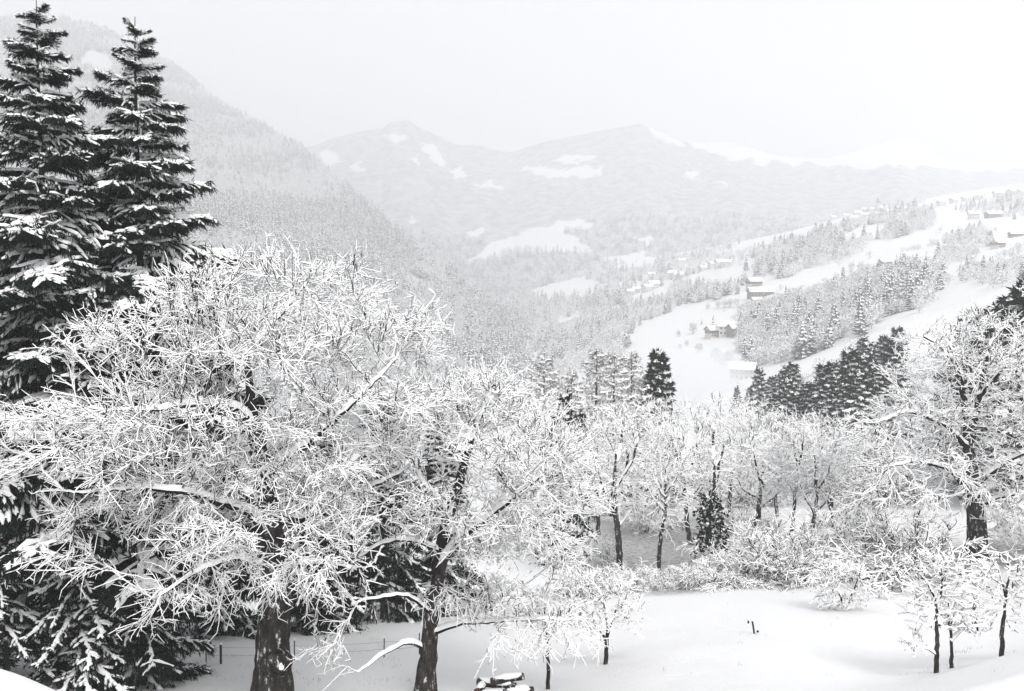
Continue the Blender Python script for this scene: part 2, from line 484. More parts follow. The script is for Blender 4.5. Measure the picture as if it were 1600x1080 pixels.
def far_round_mesh(name, r, n=420, snow=0.7, squash=0.46, tall=0.42):
    """unit height broadleaf crown: a cloud of frosted twigs round a few limbs"""
    d = rand_unit(n, r)
    lump = 1 + 0.22 * np.sin(d[:, 0] * 5 + r.uniform(0, 6)) * np.sin(d[:, 1] * 5 + r.uniform(0, 6)) + 0.15 * np.sin(d[:, 2] * 7 + r.uniform(0, 6))
    rad = (r.random(n) ** 0.4) * lump
    c = d * rad[:, None] * np.array([squash * .85, squash * .85, tall]) + np.array([0, 0, 0.57])
    out = d * 0.6 + rand_unit(n, r) * 0.7 + np.array([0, 0, 0.25])
    out /= np.linalg.norm(out, axis=1, keepdims=True)
    side = np.cross(out, rand_unit(n, r)); side /= np.linalg.norm(side, axis=1, keepdims=True) + 1e-9
    L = r.uniform(0.05, 0.13, n)[:, None]; w = r.uniform(0.008, 0.022, n)[:, None]
    V = np.stack([c - out * L * .5, c + side * w, c + out * L, c - side * w], 1).reshape(-1, 3)
    i = np.arange(n)[:, None] * 4
    Fq = i + np.array([[0, 1, 2, 3]])
    mi = (r.random(n) < snow).astype(int)
    tv = np.array([[.02, 0, -0.03], [-.012, .02, -0.03], [-.012, -.02, -0.03], [0, 0, 0.75]])
    tf = np.array([(0, 1, 3), (1, 2, 3), (2, 0, 3)]) + len(V)
    return np.concatenate([V, tv]), [Fq, tf], np.concatenate([mi, np.zeros(3, int)])

lib = bpy.data.collections.new('wood_tree_kinds')          # not linked to the scene
r_ = np.random.default_rng(5)
for k in range(4):
    v, f, mi = far_spruce_mesh('a', r_, 10 + k % 3, 9, 0.62, 0.16 + 0.02 * k)
    lib.objects.link(bpy.data.objects.new('a_spruce_%d' % k, mesh_np('wood_spruce', v, f, [M['far_needle'], M['tree_snow']], False, mi)))
for k in range(4):
    v, f, mi = far_round_mesh('b', r_, 430, 0.66, 0.36 + 0.05 * k, 0.42)
    lib.objects.link(bpy.data.objects.new('b_round_%d' % k, mesh_np('wood_broadleaf', v, f, [M['far_twig'], M['tree_snow']], False, mi)))

def wood(name, pts, scl, variant, r, label=None):
    n = len(pts)
    me = bpy.data.meshes.new(name)
    me.vertices.add(n); me.vertices.foreach_set('co', np.ascontiguousarray(pts, np.float32).ravel())
    a = me.attributes.new('tree_scale', 'FLOAT_VECTOR', 'POINT')
    wv = scl[:, None] * np.stack([r.uniform(.85, 1.2, n)] * 2 + [np.ones(n)], 1)
    a.data.foreach_set('vector', np.ascontiguousarray(wv, np.float32).ravel())
    a = me.attributes.new('tree_turn', 'FLOAT_VECTOR', 'POINT')
    rot = np.zeros((n, 3), np.float32); rot[:, 2] = r.uniform(0, 6.28, n); rot[:, 0] = r.normal(0, .03, n)
    a.data.foreach_set('vector', rot.ravel())
    a = me.attributes.new('tree_kind', 'INT', 'POINT')
    a.data.foreach_set('value', np.ascontiguousarray(variant, np.int32))
    o = link(name, me); o['kind'] = 'stuff'
    if label: o['label'] = label
    g = bpy.data.node_groups.new(name, 'GeometryNodeTree')
    g.interface.new_socket('Geometry', in_out='INPUT', socket_type='NodeSocketGeometry')
    g.interface.new_socket('Geometry', in_out='OUTPUT', socket_type='NodeSocketGeometry')
    gi = g.nodes.new('NodeGroupInput'); go = g.nodes.new('NodeGroupOutput')
    ci = g.nodes.new('GeometryNodeCollectionInfo'); ci.inputs[0].default_value = lib
    ci.inputs['Separate Children'].default_value = True; ci.inputs['Reset Children'].default_value = True
    iop = g.nodes.new('GeometryNodeInstanceOnPoints'); iop.inputs['Pick Instance'].default_value = True
    def attr(nm, typ):
        q = g.nodes.new('GeometryNodeInputNamedAttribute'); q.data_type = typ
        q.inputs['Name'].default_value = nm; return q.outputs['Attribute']
    g.links.new(gi.outputs[0], iop.inputs['Points'])
    g.links.new(ci.outputs[0], iop.inputs['Instance'])
    g.links.new(attr('tree_kind', 'INT'), iop.inputs['Instance Index'])
    g.links.new(attr('tree_turn', 'FLOAT_VECTOR'), iop.inputs['Rotation'])
    g.links.new(attr('tree_scale', 'FLOAT_VECTOR'), iop.inputs['Scale'])
    g.links.new(iop.outputs[0], go.inputs[0])
    o.modifiers.new('wood', 'NODES').node_group = g
    return o

def scatter_surface(P, spacing, r, keep=None):
    """random points on a surface grid, about one per spacing x spacing metres"""
    a, b_, c, d = P[:-1, :-1], P[:-1, 1:], P[1:, 1:], P[1:, :-1]
    area = np.linalg.norm(np.cross(c - a, d - b_), axis=-1) * 0.5
    lam = area / spacing ** 2
    cnt = r.poisson(lam)
    ii = np.repeat(np.arange(cnt.size), cnt.ravel())
    i, j = np.unravel_index(ii, cnt.shape)
    u = r.random(len(ii))[:, None]; v = r.random(len(ii))[:, None]
    p = (P[i, j] * (1 - u) + P[i, j + 1] * u) * (1 - v) + (P[i + 1, j] * (1 - u) + P[i + 1, j + 1] * u) * v
    return p

wr = np.random.default_rng(21)
# the wood on the left mountain (only its side towards the valley mouth)
p = scatter_surface(LP[:lnt], 7.6, wr)
q = proj(p)
ok = (q[:, 0] > -500) & (q[:, 0] < 960) & (q[:, 1] < 660)
hole = in_poly(q[:, 0], q[:, 1], [(620, 422), (640, 424), (676, 446), (672, 454), (636, 440)]) | \
       in_poly(q[:, 0], q[:, 1], [(118, 100), (140, 78), (165, 85), (185, 105), (170, 118), (140, 112)])
p = p[ok & ~hole]
patch = fbm(p[:, 0] / 90, p[:, 2] / 60, 8)
kind = np.where(wr.random(len(p)) < np.clip(0.45 + 1.6 * patch, 0.05, 0.95), wr.integers(0, 4, len(p)), wr.integers(4, 8, len(p)))
scl = np.where(kind < 4, wr.uniform(10, 24, len(p)), wr.uniform(7, 14, len(p)))
p[:, 2] -= 0.8
wood('mountain_wood', p, scl, kind, wr, 'frosted mixed wood covering the steep left mountain')
print('left wood', len(p))

# the woods on the closing mountain's lower slopes
p = scatter_surface(MP[:70], 15.0, wr)
q = proj(p)
jx = q[:, 0] + 14 * fbm(q[:, 0] / 18, q[:, 1] / 9, 5); jy = q[:, 1] + 7 * fbm(q[:, 0] / 15, q[:, 1] / 8, 6)
bad = np.zeros(len(p), bool)
for m_ in MEADOWS: bad |= in_poly(jx, jy, m_)
p = p[~bad & (q[:, 0] > 560) & (q[:, 0] < 1350)]
kind = np.where(wr.random(len(p)) < 0.7, wr.integers(0, 4, len(p)), wr.integers(4, 8, len(p)))
wood('valley_head_wood', p, wr.uniform(12, 24, len(p)), kind, wr, 'pale wood on the slope between the far meadows')
print('mid wood', len(p))

# woods on the right-hand valley side, between the snow fields
WOODS = [  # outline in the view, nearest and furthest distance, spacing, share of spruce, tree height
 ([(1155, 560), (1140, 520), (1165, 490), (1230, 452), (1330, 432), (1390, 418), (1440, 420), (1480, 440), (1470, 462), (1420, 490), (1330, 530), (1240, 565), (1190, 580)], 400, 760, 6.3, 0.55, (9, 16)),
 ([(1165, 425), (1180, 395), (1240, 378), (1300, 350), (1390, 335), (1440, 332), (1460, 352), (1400, 378), (1300, 408), (1215, 438)], 760, 1400, 8.5, 0.5, (10, 18)),
 ([(960, 510), (1000, 480), (1060, 455), (1130, 445), (1165, 440), (1150, 462), (1060, 484), (985, 512)], 800, 1500, 8.0, 0.4, (9, 14)),
 ([(830, 560), (850, 520), (920, 490), (985, 486), (1000, 510), (975, 548), (930, 580), (870, 600), (820, 600)], 500, 1500, 7.5, 0.4, (8, 14)),
 ([(880, 585), (960, 540), (1010, 545), (1000, 560), (930, 600)], 300, 620, 8.0, 0.3, (6, 10)),
 ([(1470, 420), (1480, 380), (1530, 362), (1545, 380), (1510, 420), (1480, 435)], 700, 1100, 8.0, 0.25, (8, 13)),
 ([(1500, 445), (1520, 425), (1600, 415), (1700, 415), (1700, 440), (1560, 448)], 340, 800, 7.0, 0.3, (7, 11)),
 ([(1120, 640), (1150, 605), (1230, 585), (1330, 550), (1400, 520), (1330, 600), (1250, 640), (1180, 665)], 150, 330, 6.5, 0.15, (6, 10)),
 ([(640, 640), (700, 600), (800, 575), (900, 585), (880, 650)], 200, 800, 8.0, 0.3, (7, 12)),
 ([(1050, 440), (1065, 420), (1120, 405), (1180, 392), (1180, 400), (1130, 425)], 1000, 1700, 14, 0.2, (8, 12)),
 ([(1480, 330), (1560, 310), (1700, 300), (1700, 330), (1560, 345)], 1000, 1700, 14, 0.3, (8, 14)),
 ([(1300, 345), (1380, 322), (1450, 318), (1440, 330), (1390, 336)], 1200, 1900, 14, 0.4, (8, 14)),
 ([(800, 470), (850, 480), (960, 470), (1000, 450), (1060, 430), (1060, 450), (980, 480), (880, 520), (810, 540)], 1200, 2000, 11, 0.5, (10, 16)),
]
WOODS += [([(690, 520), (740, 440), (800, 425), (860, 415), (1000, 424), (1060, 402), (1150, 385), (1150, 392), (1060, 428), (990, 446), (950, 470), (880, 500), (800, 540)], 1200, 2900, 12, 0.6, (11, 19)),
 ([(1170, 470), (1210, 448), (1300, 425), (1400, 402), (1480, 380), (1480, 395), (1400, 420), (1300, 442), (1200, 480)], 500, 1000, 26, 0.1, (5, 9)),
 ([(990, 520), (1150, 480), (1160, 560), (1040, 570)], 450, 850, 42, 0.1, (3, 6))]
FIELDS = [[(803, 438), (830, 431), (900, 434), (945, 444), (958, 456), (905, 468), (860, 474), (825, 457)], [(925, 404), (975, 397), (1020, 402), (1012, 424), (985, 427), (955, 414)],
          [(860, 505), (900, 492), (915, 498), (880, 512)], [(1060, 436), (1120, 420), (1165, 420), (1150, 440), (1080, 448)], [(985, 462), (1030, 455), (1045, 462), (1000, 478)], [(1310, 372), (1350, 352), (1400, 352), (1360, 372), (1320, 384)]]
GP = np.stack([gx, gy, gz], -1)
allp = []; alls = []; allk = []
for poly, y0, y1, sp, conif, hh in WOODS:
    rows = np.where((ys > y0) & (ys < y1))[0]
    p = scatter_surface(GP[rows[0]:rows[-1] + 1], sp, wr)
    q = proj(p)
    jx = q[:, 0] + 34 * fbm(q[:, 0] / 45, q[:, 1] / 20, 41); jy = q[:, 1] + 15 * fbm(q[:, 0] / 40, q[:, 1] / 16, 42)
    ok = in_poly(jx, jy, poly) & ((fbm(p[:, 0] / 22, p[:, 1] / 30, 93) > -0.42) | (wr.random(len(p)) < 0.3))
    stray = in_poly(jx + wr.normal(0, 16, len(p)), jy + wr.normal(0, 9, len(p)), poly) & (wr.random(len(p)) < 0.10)
    ok |= stray
    for m_ in FIELDS: ok &= ~in_poly(q[:, 0], q[:, 1], m_)
    p = p[ok]
    pt = fbm(p[:, 0] / 35, p[:, 1] / 35, 77)
    k = np.where(wr.random(len(p)) < np.clip(conif * 0.6 + 0.8 * pt, 0.02, 0.85), wr.integers(0, 4, len(p)), wr.integers(4, 8, len(p)))
    s = (hh[0] + (hh[1] - hh[0]) * wr.random(len(p)) ** 1.4) * np.where(k < 4, 1.2, 0.8) * (1 + 0.3 * pt)
    allp.append(p); alls.append(s); allk.append(k)
p = np.concatenate(allp); p[:, 2] -= 0.5
wood('valley_side_wood', p, np.concatenate(alls), np.concatenate(allk), wr, 'frosted mixed woods between the snow fields of the valley side')
print('right woods', len(p))
# ------------------------------------------------------------------ bare trees under snow
UP = np.array([0, 0, 1.0])
WIND = np.array([-0.45, -0.6, 0.66])      # side the snow came from
def unit(v):
    return v / (np.linalg.norm(v, axis=-1, keepdims=True) + 1e-9)

def colonize(seed_paths, attr, step, infl, kill, r, iters=140, trop=(0, 0, 0.0), wob=0.2):
    """grow a branch skeleton from given limb paths into a cloud of points"""
    pos = []; par = []; fixed = []
    for path, rad in seed_paths:
        path = np.asarray(path, float)
        seg = np.linalg.norm(np.diff(path, axis=0), axis=1)
        L = np.concatenate([[0], np.cumsum(seg)])
        n = max(2, int(L[-1] / step) + 1)
        s = np.linspace(0, L[-1], n)
        # smooth path
        pts = np.stack([np.interp(s, L, path[:, k]) for k in range(3)], 1)
        for _ in range(2): pts[1:-1] = (pts[:-2] + 2 * pts[1:-1] + pts[2:]) / 4
        pts[1:-1] += r.normal(0, step * 0.08, (n - 2, 3))
        rr = np.interp(s / L[-1], np.linspace(0, 1, len(rad)), rad)
        if not pos: prev = -1; k0 = 0
        else:
            A = np.array(pos); prev = int(np.argmin(((A - pts[0]) ** 2).sum(1))); k0 = 1
        for k in range(k0, n):
            pos.append(pts[k]); par.append(prev); fixed.append(rr[k]); prev = len(pos) - 1
    nfix = len(pos)
    pos = np.array(pos); par = list(par)
    attr = np.asarray(attr, float)
    d2 = ((attr[:, None] - pos[None]) ** 2).sum(-1)
    near = d2.argmin(1); nd = np.sqrt(d2.min(1))
    alive = nd > kill
    trop = np.asarray(trop, float)
    for it in range(iters):
        act = alive & (nd < infl)
        if not act.any():
            if it == 0 or (alive.sum() and it < 8): infl *= 1.4; continue
            break
        dirs = unit(attr[act] - pos[near[act]])
        acc = np.zeros_like(pos); np.add.at(acc, near[act], dirs)
        idx = np.unique(near[act])
        dd = unit(unit(acc[idx]) + r.normal(0, wob, (len(idx), 3)) + trop)
        new = pos[idx] + dd * step
        # skip where a child already stands
        b0 = len(pos)
        pos = np.concatenate([pos, new]); par += idx.tolist()
        for c0 in range(0, len(new), 400):
            nn = new[c0:c0 + 400]
            dn = np.sqrt(((attr[:, None] - nn[None]) ** 2).sum(-1))
            m_ = dn.argmin(1); v = dn[np.arange(len(attr)), m_]
            better = v < nd
            near[better] = b0 + c0 + m_[better]; nd[better] = v[better]
        alive &= nd > kill
        if len(pos) > 16000: break
    par = np.array(par); n = len(pos)
    return pos, par, np.array(fixed), nfix

def radii(pos, par, fixed, nfix, rtip, p=2.3):
    n = len(pos); acc = np.zeros(n); rad = np.zeros(n)
    main = np.full(n, -1); best = np.zeros(n)
    for k in range(n - 1, -1, -1):
        rk = max(rtip, acc[k] ** (1 / p)) if acc[k] > 0 else rtip
        if k < nfix: rk = max(fixed[k], rtip)
        rad[k] = rk
        q = par[k]
        if q >= 0:
            acc[q] += rk ** p
            if rk > best[q]: best[q] = rk; main[q] = k
    return rad, main

def ring_frame(d):
    ref = np.where(np.abs(d[:, 2:3]) > 0.9, np.array([[1.0, 0.15, 0]]), np.array([[0, 0, 1.0]]))
    u = unit(ref - d * (d * ref).sum(1, keepdims=True))     # 'upper' side
    s = np.cross(d, u)
    return u, s

def skeleton_geo(pos, par, rad, main, sel, sides, snow_t, r, plaster=0.10):
    """bark tubes and snow caps of the skeleton segments sel (child indices)"""
    dirn = np.zeros_like(pos)
    has = par >= 0
    dirn[has] = unit(pos[has] - pos[par[has]])
    dirn[~has] = UP
    enddir = dirn.copy()
    hm_ = main >= 0
    enddir[hm_] = unit(dirn[hm_] + dirn[main[hm_]])
    c = sel; q = par[c]
    cont = main[q] == c
    d0 = np.where(cont[:, None], enddir[q], dirn[c]); d1 = enddir[c]
    r0 = np.where(cont, rad[q], np.minimum(rad[q], rad[c] * 1.25)); r1 = rad[c]
    u0, s0 = ring_frame(d0); u1, s1 = ring_frame(d1)
    # keep both rings turned alike
    flip = ((u0 * u1).sum(1) < 0.0)
    u1[flip] *= -1; s1[flip] *= -1
    ang = np.linspace(0, 2 * math.pi, sides, endpoint=False)
    ca, sa = np.cos(ang), np.sin(ang)
    R0 = pos[q][:, None] + r0[:, None, None] * (u0[:, None] * ca[None, :, None] + s0[:, None] * sa[None, :, None])
    R1 = pos[c][:, None] + r1[:, None, None] * (u1[:, None] * ca[None, :, None] + s1[:, None] * sa[None, :, None])
    V = np.concatenate([R0, R1], 1)                           # (n, 2*sides, 3)
    n = len(c)
    k = np.arange(sides); kn = (k + 1) % sides
    fq = np.stack([k, kn, kn + sides, k + sides], 1)
    Fb = (np.arange(n)[:, None, None] * 2 * sides + fq[None]).reshape(-1, 4)
    # snow: an arched cap on the upper side
    th = np.radians([-88, -45, 0, 45, 88])
    def cap(P, d, rr, jit):
        w = UP - d * d[:, 2:3]; hz = np.linalg.norm(w, axis=1)
        wd = WIND - d * (d * WIND).sum(1, keepdims=True)
        thn = np.clip((plaster - rr) / (plaster * 0.5), 0, 1)
        uu = unit(w + 0.45 * wd * (1 - 0.6 * hz[:, None]) * thn[:, None] + 1e-4); ss = np.cross(d, uu)
        t_ = snow_t * jit * np.maximum(np.clip(hz * 1.25, 0.05, 1), 0.55 * thn) * np.clip((rr / 0.02) ** 0.6, 0.5, 2.6)
        wid = rr * np.where((hz < 0.3) & (thn < 0.5), 0.8, 1.04) + 0.30 * t_
        return P[:, None] + uu[:, None] * ((rr[:, None] * 0.35 + (rr[:, None] * 0.75 + t_[:, None]) * np.cos(th)[None]) )[..., None] + ss[:, None] * (wid[:, None] * np.sin(th)[None])[..., None] - uu[:, None] * (0.35 * rr)[:, None, None]
    jn = r.uniform(0.55, 1.25, len(pos))
    S0 = cap(pos[q], d0, r0, jn[q]); S1 = cap(pos[c], d1, r1, jn[c])
    hz = np.sqrt(np.clip(1 - dirn[c][:, 2] ** 2, 0, 1))
    ks = (hz > 0.34) | (rad[c] < plaster * 0.7)
    SV = np.concatenate([S0, S1], 1)[ks]
    k5 = np.arange(4)
    fs = np.stack([k5, k5 + 1, k5 + 6, k5 + 5], 1)
    Fs = (np.arange(len(SV))[:, None, None] * 10 + fs[None]).reshape(-1, 4)
    return V.reshape(-1, 3), Fb, SV.reshape(-1, 3), Fs

def twig_lines(base, d, length, nseg, r, curl, trop):
    """polylines (n, nseg+1, 3) leaving base along d"""
    n = len(base)
    P = np.zeros((n, nseg + 1, 3)); P[:, 0] = base
    dd = d.copy(); st = (length / nseg)[:, None]
    for k in range(nseg):
        dd = unit(dd + r.normal(0, curl, (n, 3)) + trop)
        P[:, k + 1] = P[:, k] + dd * st
    return P

def twig_geo(P, r_base, r_tip, snow_w, snow_h, r):
    """a snow ridge above and a dark keel below each twig"""
    n, m, _ = P.shape
    d = np.zeros_like(P); d[:, 1:-1] = P[:, 2:] - P[:, :-2]; d[:, 0] = P[:, 1] - P[:, 0]; d[:, -1] = P[:, -1] - P[:, -2]
    d = unit(d)
    w = UP - d * d[..., 2:3]; hz = np.linalg.norm(w, axis=-1)
    wd = WIND - d * (d * WIND).sum(-1, keepdims=True)          # wet snow driven against the upright twigs
    u = unit(w + 0.45 * wd * (1 - hz[..., None] * 0.6)); s = np.cross(d, u)
    f = np.linspace(0, 1, m)[None]
    rb = (r_base * (1 - f) + r_tip * f)
    knob = r.uniform(0.75, 1.25, (n, m)) * (1.15 - 0.5 * f)
    sw = (rb + snow_w * knob * np.clip(0.75 + 0.4 * hz, 0, 1))[..., None]
    sh = (rb * 0.6 + snow_h * knob * np.clip(0.6 + 0.5 * hz, 0, 1))[..., None]
    Lp = P - s * sw - u * rb[..., None] * 0.1; Rp = P + s * sw - u * rb[..., None] * 0.1
    Tp = P + u * sh; Tp[:, -1] += d[:, -1] * sw[:, -1] * 0.8
    Bp = P - u * (rb * 1.6 + 0.35 * snow_w)[..., None]
    SV = np.stack([Lp, Tp, Rp], 2).reshape(-1, 3); BV = np.stack([Lp, Bp, Rp], 2).reshape(-1, 3)
    i = (np.arange(n)[:, None] * m + np.arange(m - 1)[None]).reshape(-1) * 3
    F = np.concatenate([np.stack([i, i + 1, i + 4, i + 3], 1), np.stack([i + 1, i + 2, i + 5, i + 4], 1)])
    FB = F[:, ::-1]
    return SV, F, BV, FB

class Geo:
    def __init__(s): s.v = []; s.f = []; s.n = 0
    def add(s, v, f):
        s.v.append(v); s.f.append(np.asarray(f) + s.n); s.n += len(v)
    def mesh(s, name, mat, smooth=True):
        return mesh_np(name, np.concatenate(s.v), s.f, mat, smooth)

def ell_cloud(ells, n, r, shell=0.0):
    """points spread through ellipsoids (cx, cy, cz, rx, ry, rz, weight)"""
    E = np.array(ells, float); w = E[:, 6] * E[:, 3] * E[:, 4] * E[:, 5]
    k = r.choice(len(E), n, p=w / w.sum())
    d = unit(r.normal(size=(n, 3))); rad = (shell + (1 - shell) * r.random(n)) ** (1 / 3)
    return E[k, :3] + d * rad[:, None] * E[k, 3:6]

def bare_tree(name, label, cat, base, paths, ells, n_attr, r, step=0.35, kill=0.55, infl=3.0, rtip=0.012,
              twigs=2, twig_len=(0.5, 1.1), sub=4, snow_w=0.022, snow_h=0.06, snow_t=0.07, droop=0.05,
              sides=7, split=True, group=None, thin=0.05, shell=0.0, trop=(0, 0, 0.05), tw_r=(0.012, 0.006), sides_small=4, min_limb=40, clumps=0, clump_size=0.2, wild=0.5, plaster=0.10, flat=0.6):
    """paths, ells are relative to base"""
    if clumps:
        cc = ell_cloud(ells, clumps, r, shell)
        kk = r.integers(0, clumps, n_attr)
        sz = np.mean([e[3] for e in ells]) * clump_size
        attr = cc[kk] + r.normal(0, 1, (n_attr, 3)) * np.array([sz * 1.15, sz * 1.15, sz * flat])
    else:
        attr = ell_cloud(ells, n_attr, r, shell)
    pos, par, fixed, nfix = colonize(paths, attr, step, infl, kill, r, trop=trop)
    rad, main = radii(pos, par, fixed, nfix, rtip)
    n = len(pos)
    ntrunk = 0                                # nodes of the first path are the trunk
    limb = np.full(n, -1)
    L0 = len(paths[0][0]); 
    # trunk chain = first nodes until path 0 ends
    seg = np.linalg.norm(np.diff(np.asarray(paths[0][0], float), axis=0), axis=1).sum()
    ntrunk = max(2, int(seg / step) + 1)
    limb[:ntrunk] = 0
    nl = 0; roots = []
    for k in range(ntrunk, n):
        q = par[k]
        if limb[q] == 0:
            nl += 1; limb[k] = nl; roots.append(k)
        else: limb[k] = limb[q]
    cnt = np.bincount(limb, minlength=nl + 1)
    if split:
        for i in range(1, nl + 1):
            if cnt[i] < min_limb: limb[limb == i] = 0
    else:
        limb[limb > 0] = 1
    ctr = np.array([e[:3] for e in ells]).mean(0)
    par0 = np.maximum(par, 0)
    dirn = unit(pos - pos[par0])
    # twigs
    cand = np.where((rad < thin) & (np.arange(n) >= min(nfix, n - 1)))[0]
    E = np.array(ells, float)
    dep = np.min(np.linalg.norm((pos[cand][:, None] - E[None, :, :3]) / E[None, :, 3:6], axis=2), axis=1)
    tipw = np.where(main[cand] < 0, 1.15, 1.0) * np.clip(dep * 1.5, 0.25, 1.1)
    b = np.repeat(cand, r.poisson(twigs * tipw))
    nb = len(b)
    frac = r.random(nb)[:, None]
    base_p = pos[b] * (1 - frac) + pos[par0[b]] * frac
    outw = unit(pos[b] - ctr)
    td = unit(dirn[b] * 0.6 + outw * 0.35 + unit(r.normal(size=(nb, 3))) * wild + UP * 0.08)
    ln = r.uniform(*twig_len, nb)
    tr = np.array([0, 0, -1.0]) * droop
    T1 = twig_lines(base_p, td, ln, 3, r, 0.11, tr)
    # side twigs along each
    T2 = None
    if sub:
        bi = np.repeat(np.arange(nb), sub); k = r.integers(1, 4, len(bi))
        b2 = T1[bi, k]; dpar = unit(T1[bi, k] - T1[bi, k - 1])
        d2 = unit(dpar * 0.55 + unit(r.normal(size=(len(bi), 3))) * 0.9 + UP * 0.15)
        T2 = twig_lines(b2, d2, r.uniform(0.16, 0.42, len(bi)) * ln[bi], 2, r, 0.08, tr)
    lt1 = limb[b]; lt2 = limb[b][np.repeat(np.arange(nb), sub)] if sub else None
    root = thing(name, label, cat, base, group)
    for i in np.unique(limb):
        gb = Geo(); gs = Geo(); gt = Geo()
        sel = np.where((limb == i) & (par >= 0))[0]
        big = sel[rad[sel] > 0.06]; small = sel[rad[sel] <= 0.06]
        for ss, sd in ((big, sides), (small, sides_small)):
            if len(ss):
                v, f, sv, sf = skeleton_geo(pos, par, rad, main, ss, sd, snow_t, r, plaster)
                gb.add(v, f)
                if len(sf): gs.add(sv, sf)
        for T, lt, q in ((T1, lt1, 1.0), (T2, lt2, 0.8)):
            if T is None: continue
            m_ = lt == i
            if m_.any():
                sv, sf, bv, bf = twig_geo(T[m_], tw_r[0] * q, tw_r[1] * q, snow_w * q, snow_h * q, r)
                gs.add(sv, sf); gb.add(bv, bf)
        nm = 'trunk' if i == 0 else ('limb' if split else 'crown')
        if not gb.n: continue
        o = link(nm, gb.mesh(nm, M['bark'] if i == 0 else M['twig']), root)
        if gs.n:
            q_ = link('snow', gs.mesh('snow', M['tree_snow']), o)
            if i == 0: q_['kind'] = 'stuff'
    return root

def ntris():
    return sum(len(p.polygons) * 2 for p in bpy.data.meshes)
# ------------------------------------------------------------------ the trees of the foreground
def rel(px, py, Y, base):
    return at(px, py, Y) - base

def ell(px, py, Y, rx, ry, rdep, base, w=1.0):
    """ellipsoid given by its outline in the view (pixel radii) and its depth radius in metres"""
    c = at(px, py, Y) - base
    k = Y / F
    return (c[0], c[1], c[2], rx * k, rdep, ry * k, w)

# great old tree
tr_ = np.random.default_rng(101)
B = ground_at(425, 30.0); B[2] -= 0.15
P = lambda px, py, Y: rel(px, py, Y, B)
paths = [
 ([np.zeros(3), P(426, 1010, 30), P(430, 940, 30), P(425, 870, 30), P(420, 790, 30), P(408, 720, 30.1), P(396, 660, 30.2)], [0.78, 0.55, 0.50, 0.48, 0.36, 0.30, 0.24]),
 ([P(398, 668, 30.2), P(380, 640, 30.1), P(345, 632, 29.6), P(310, 628, 29.2), P(250, 640, 28.6), P(180, 640, 28)], [0.20, 0.17, 0.13, 0.10, 0.07, 0.04]),
 ([P(398, 668, 30.2), P(390, 610, 30.4), P(388, 560, 30.6), P(380, 535, 30.8), P(350, 520, 31), P(340, 500, 31)], [0.2, 0.15, 0.12, 0.09, 0.07, 0.05]),
 ([P(388, 560, 30.6), P(410, 520, 31), P(450, 480, 31.4), P(480, 440, 31.6)], [0.10, 0.08, 0.06, 0.04]),
 ([P(412, 740, 30), P(470, 700, 29.8), P(530, 650, 29.6), P(580, 600, 30), P(620, 560, 30.4)], [0.18, 0.15, 0.11, 0.08, 0.04]),
 ([P(420, 800, 30), P(470, 810, 30.8), P(520, 790, 31.5), P(580, 760, 32), P(640, 730, 32.4)], [0.16, 0.13, 0.1, 0.07, 0.04]),
 ([P(422, 820, 30), P(370, 790, 29.4), P(300, 770, 28.6), P(220, 760, 28), P(130, 770, 27.5)], [0.18, 0.15, 0.11, 0.08, 0.04]),
 ([P(418, 780, 30), P(390, 740, 31), P(340, 700, 32.5), P(280, 670, 33.5)], [0.15, 0.12, 0.09, 0.05]),
 ([P(428, 890, 30), P(370, 870, 29), P(310, 890, 28.2), P(250, 930, 27.6)], [0.14, 0.1, 0.07, 0.04]),
 ([P(430, 900, 30), P(470, 880, 29.2), P(520, 880, 28.6), P(560, 890, 28.2)], [0.13, 0.09, 0.06, 0.035]),
]
ells = [ell(360, 620, 30, 250, 190, 4.6, B, 1.0), ell(150, 720, 29, 170, 140, 3.2, B, 0.85), ell(565, 600, 30.5, 135, 115, 3.6, B, 1.1),
        ell(430, 490, 30.5, 190, 85, 3.8, B, 1.5), ell(230, 880, 28.3, 150, 100, 2.4, B, 0.85), ell(470, 840, 29, 120, 80, 2.4, B, 0.45), ell(60, 650, 29, 110, 80, 2.4, B, 0.6), ell(400, 800, 29, 170, 110, 3.0, B, 0.8), ell(390, 895, 28.9, 130, 60, 1.6, B, 0.8)]
big_tree = bare_tree('bare_tree', 'largest snow-laden bare tree, thick hollowed trunk and wide spreading crown', 'tree', B, paths, ells, 5000, tr_, clumps=165, clump_size=0.15, flat=0.36, shell=0.22,
                     step=0.2, kill=0.30, infl=3.2, twigs=1.45, twig_len=(0.4, 0.95), sub=3, snow_w=0.005, snow_h=0.02, snow_t=0.036, rtip=0.006, tw_r=(0.009, 0.004), wild=0.5, droop=0.045, sides=10)
print('big tree', ntris())

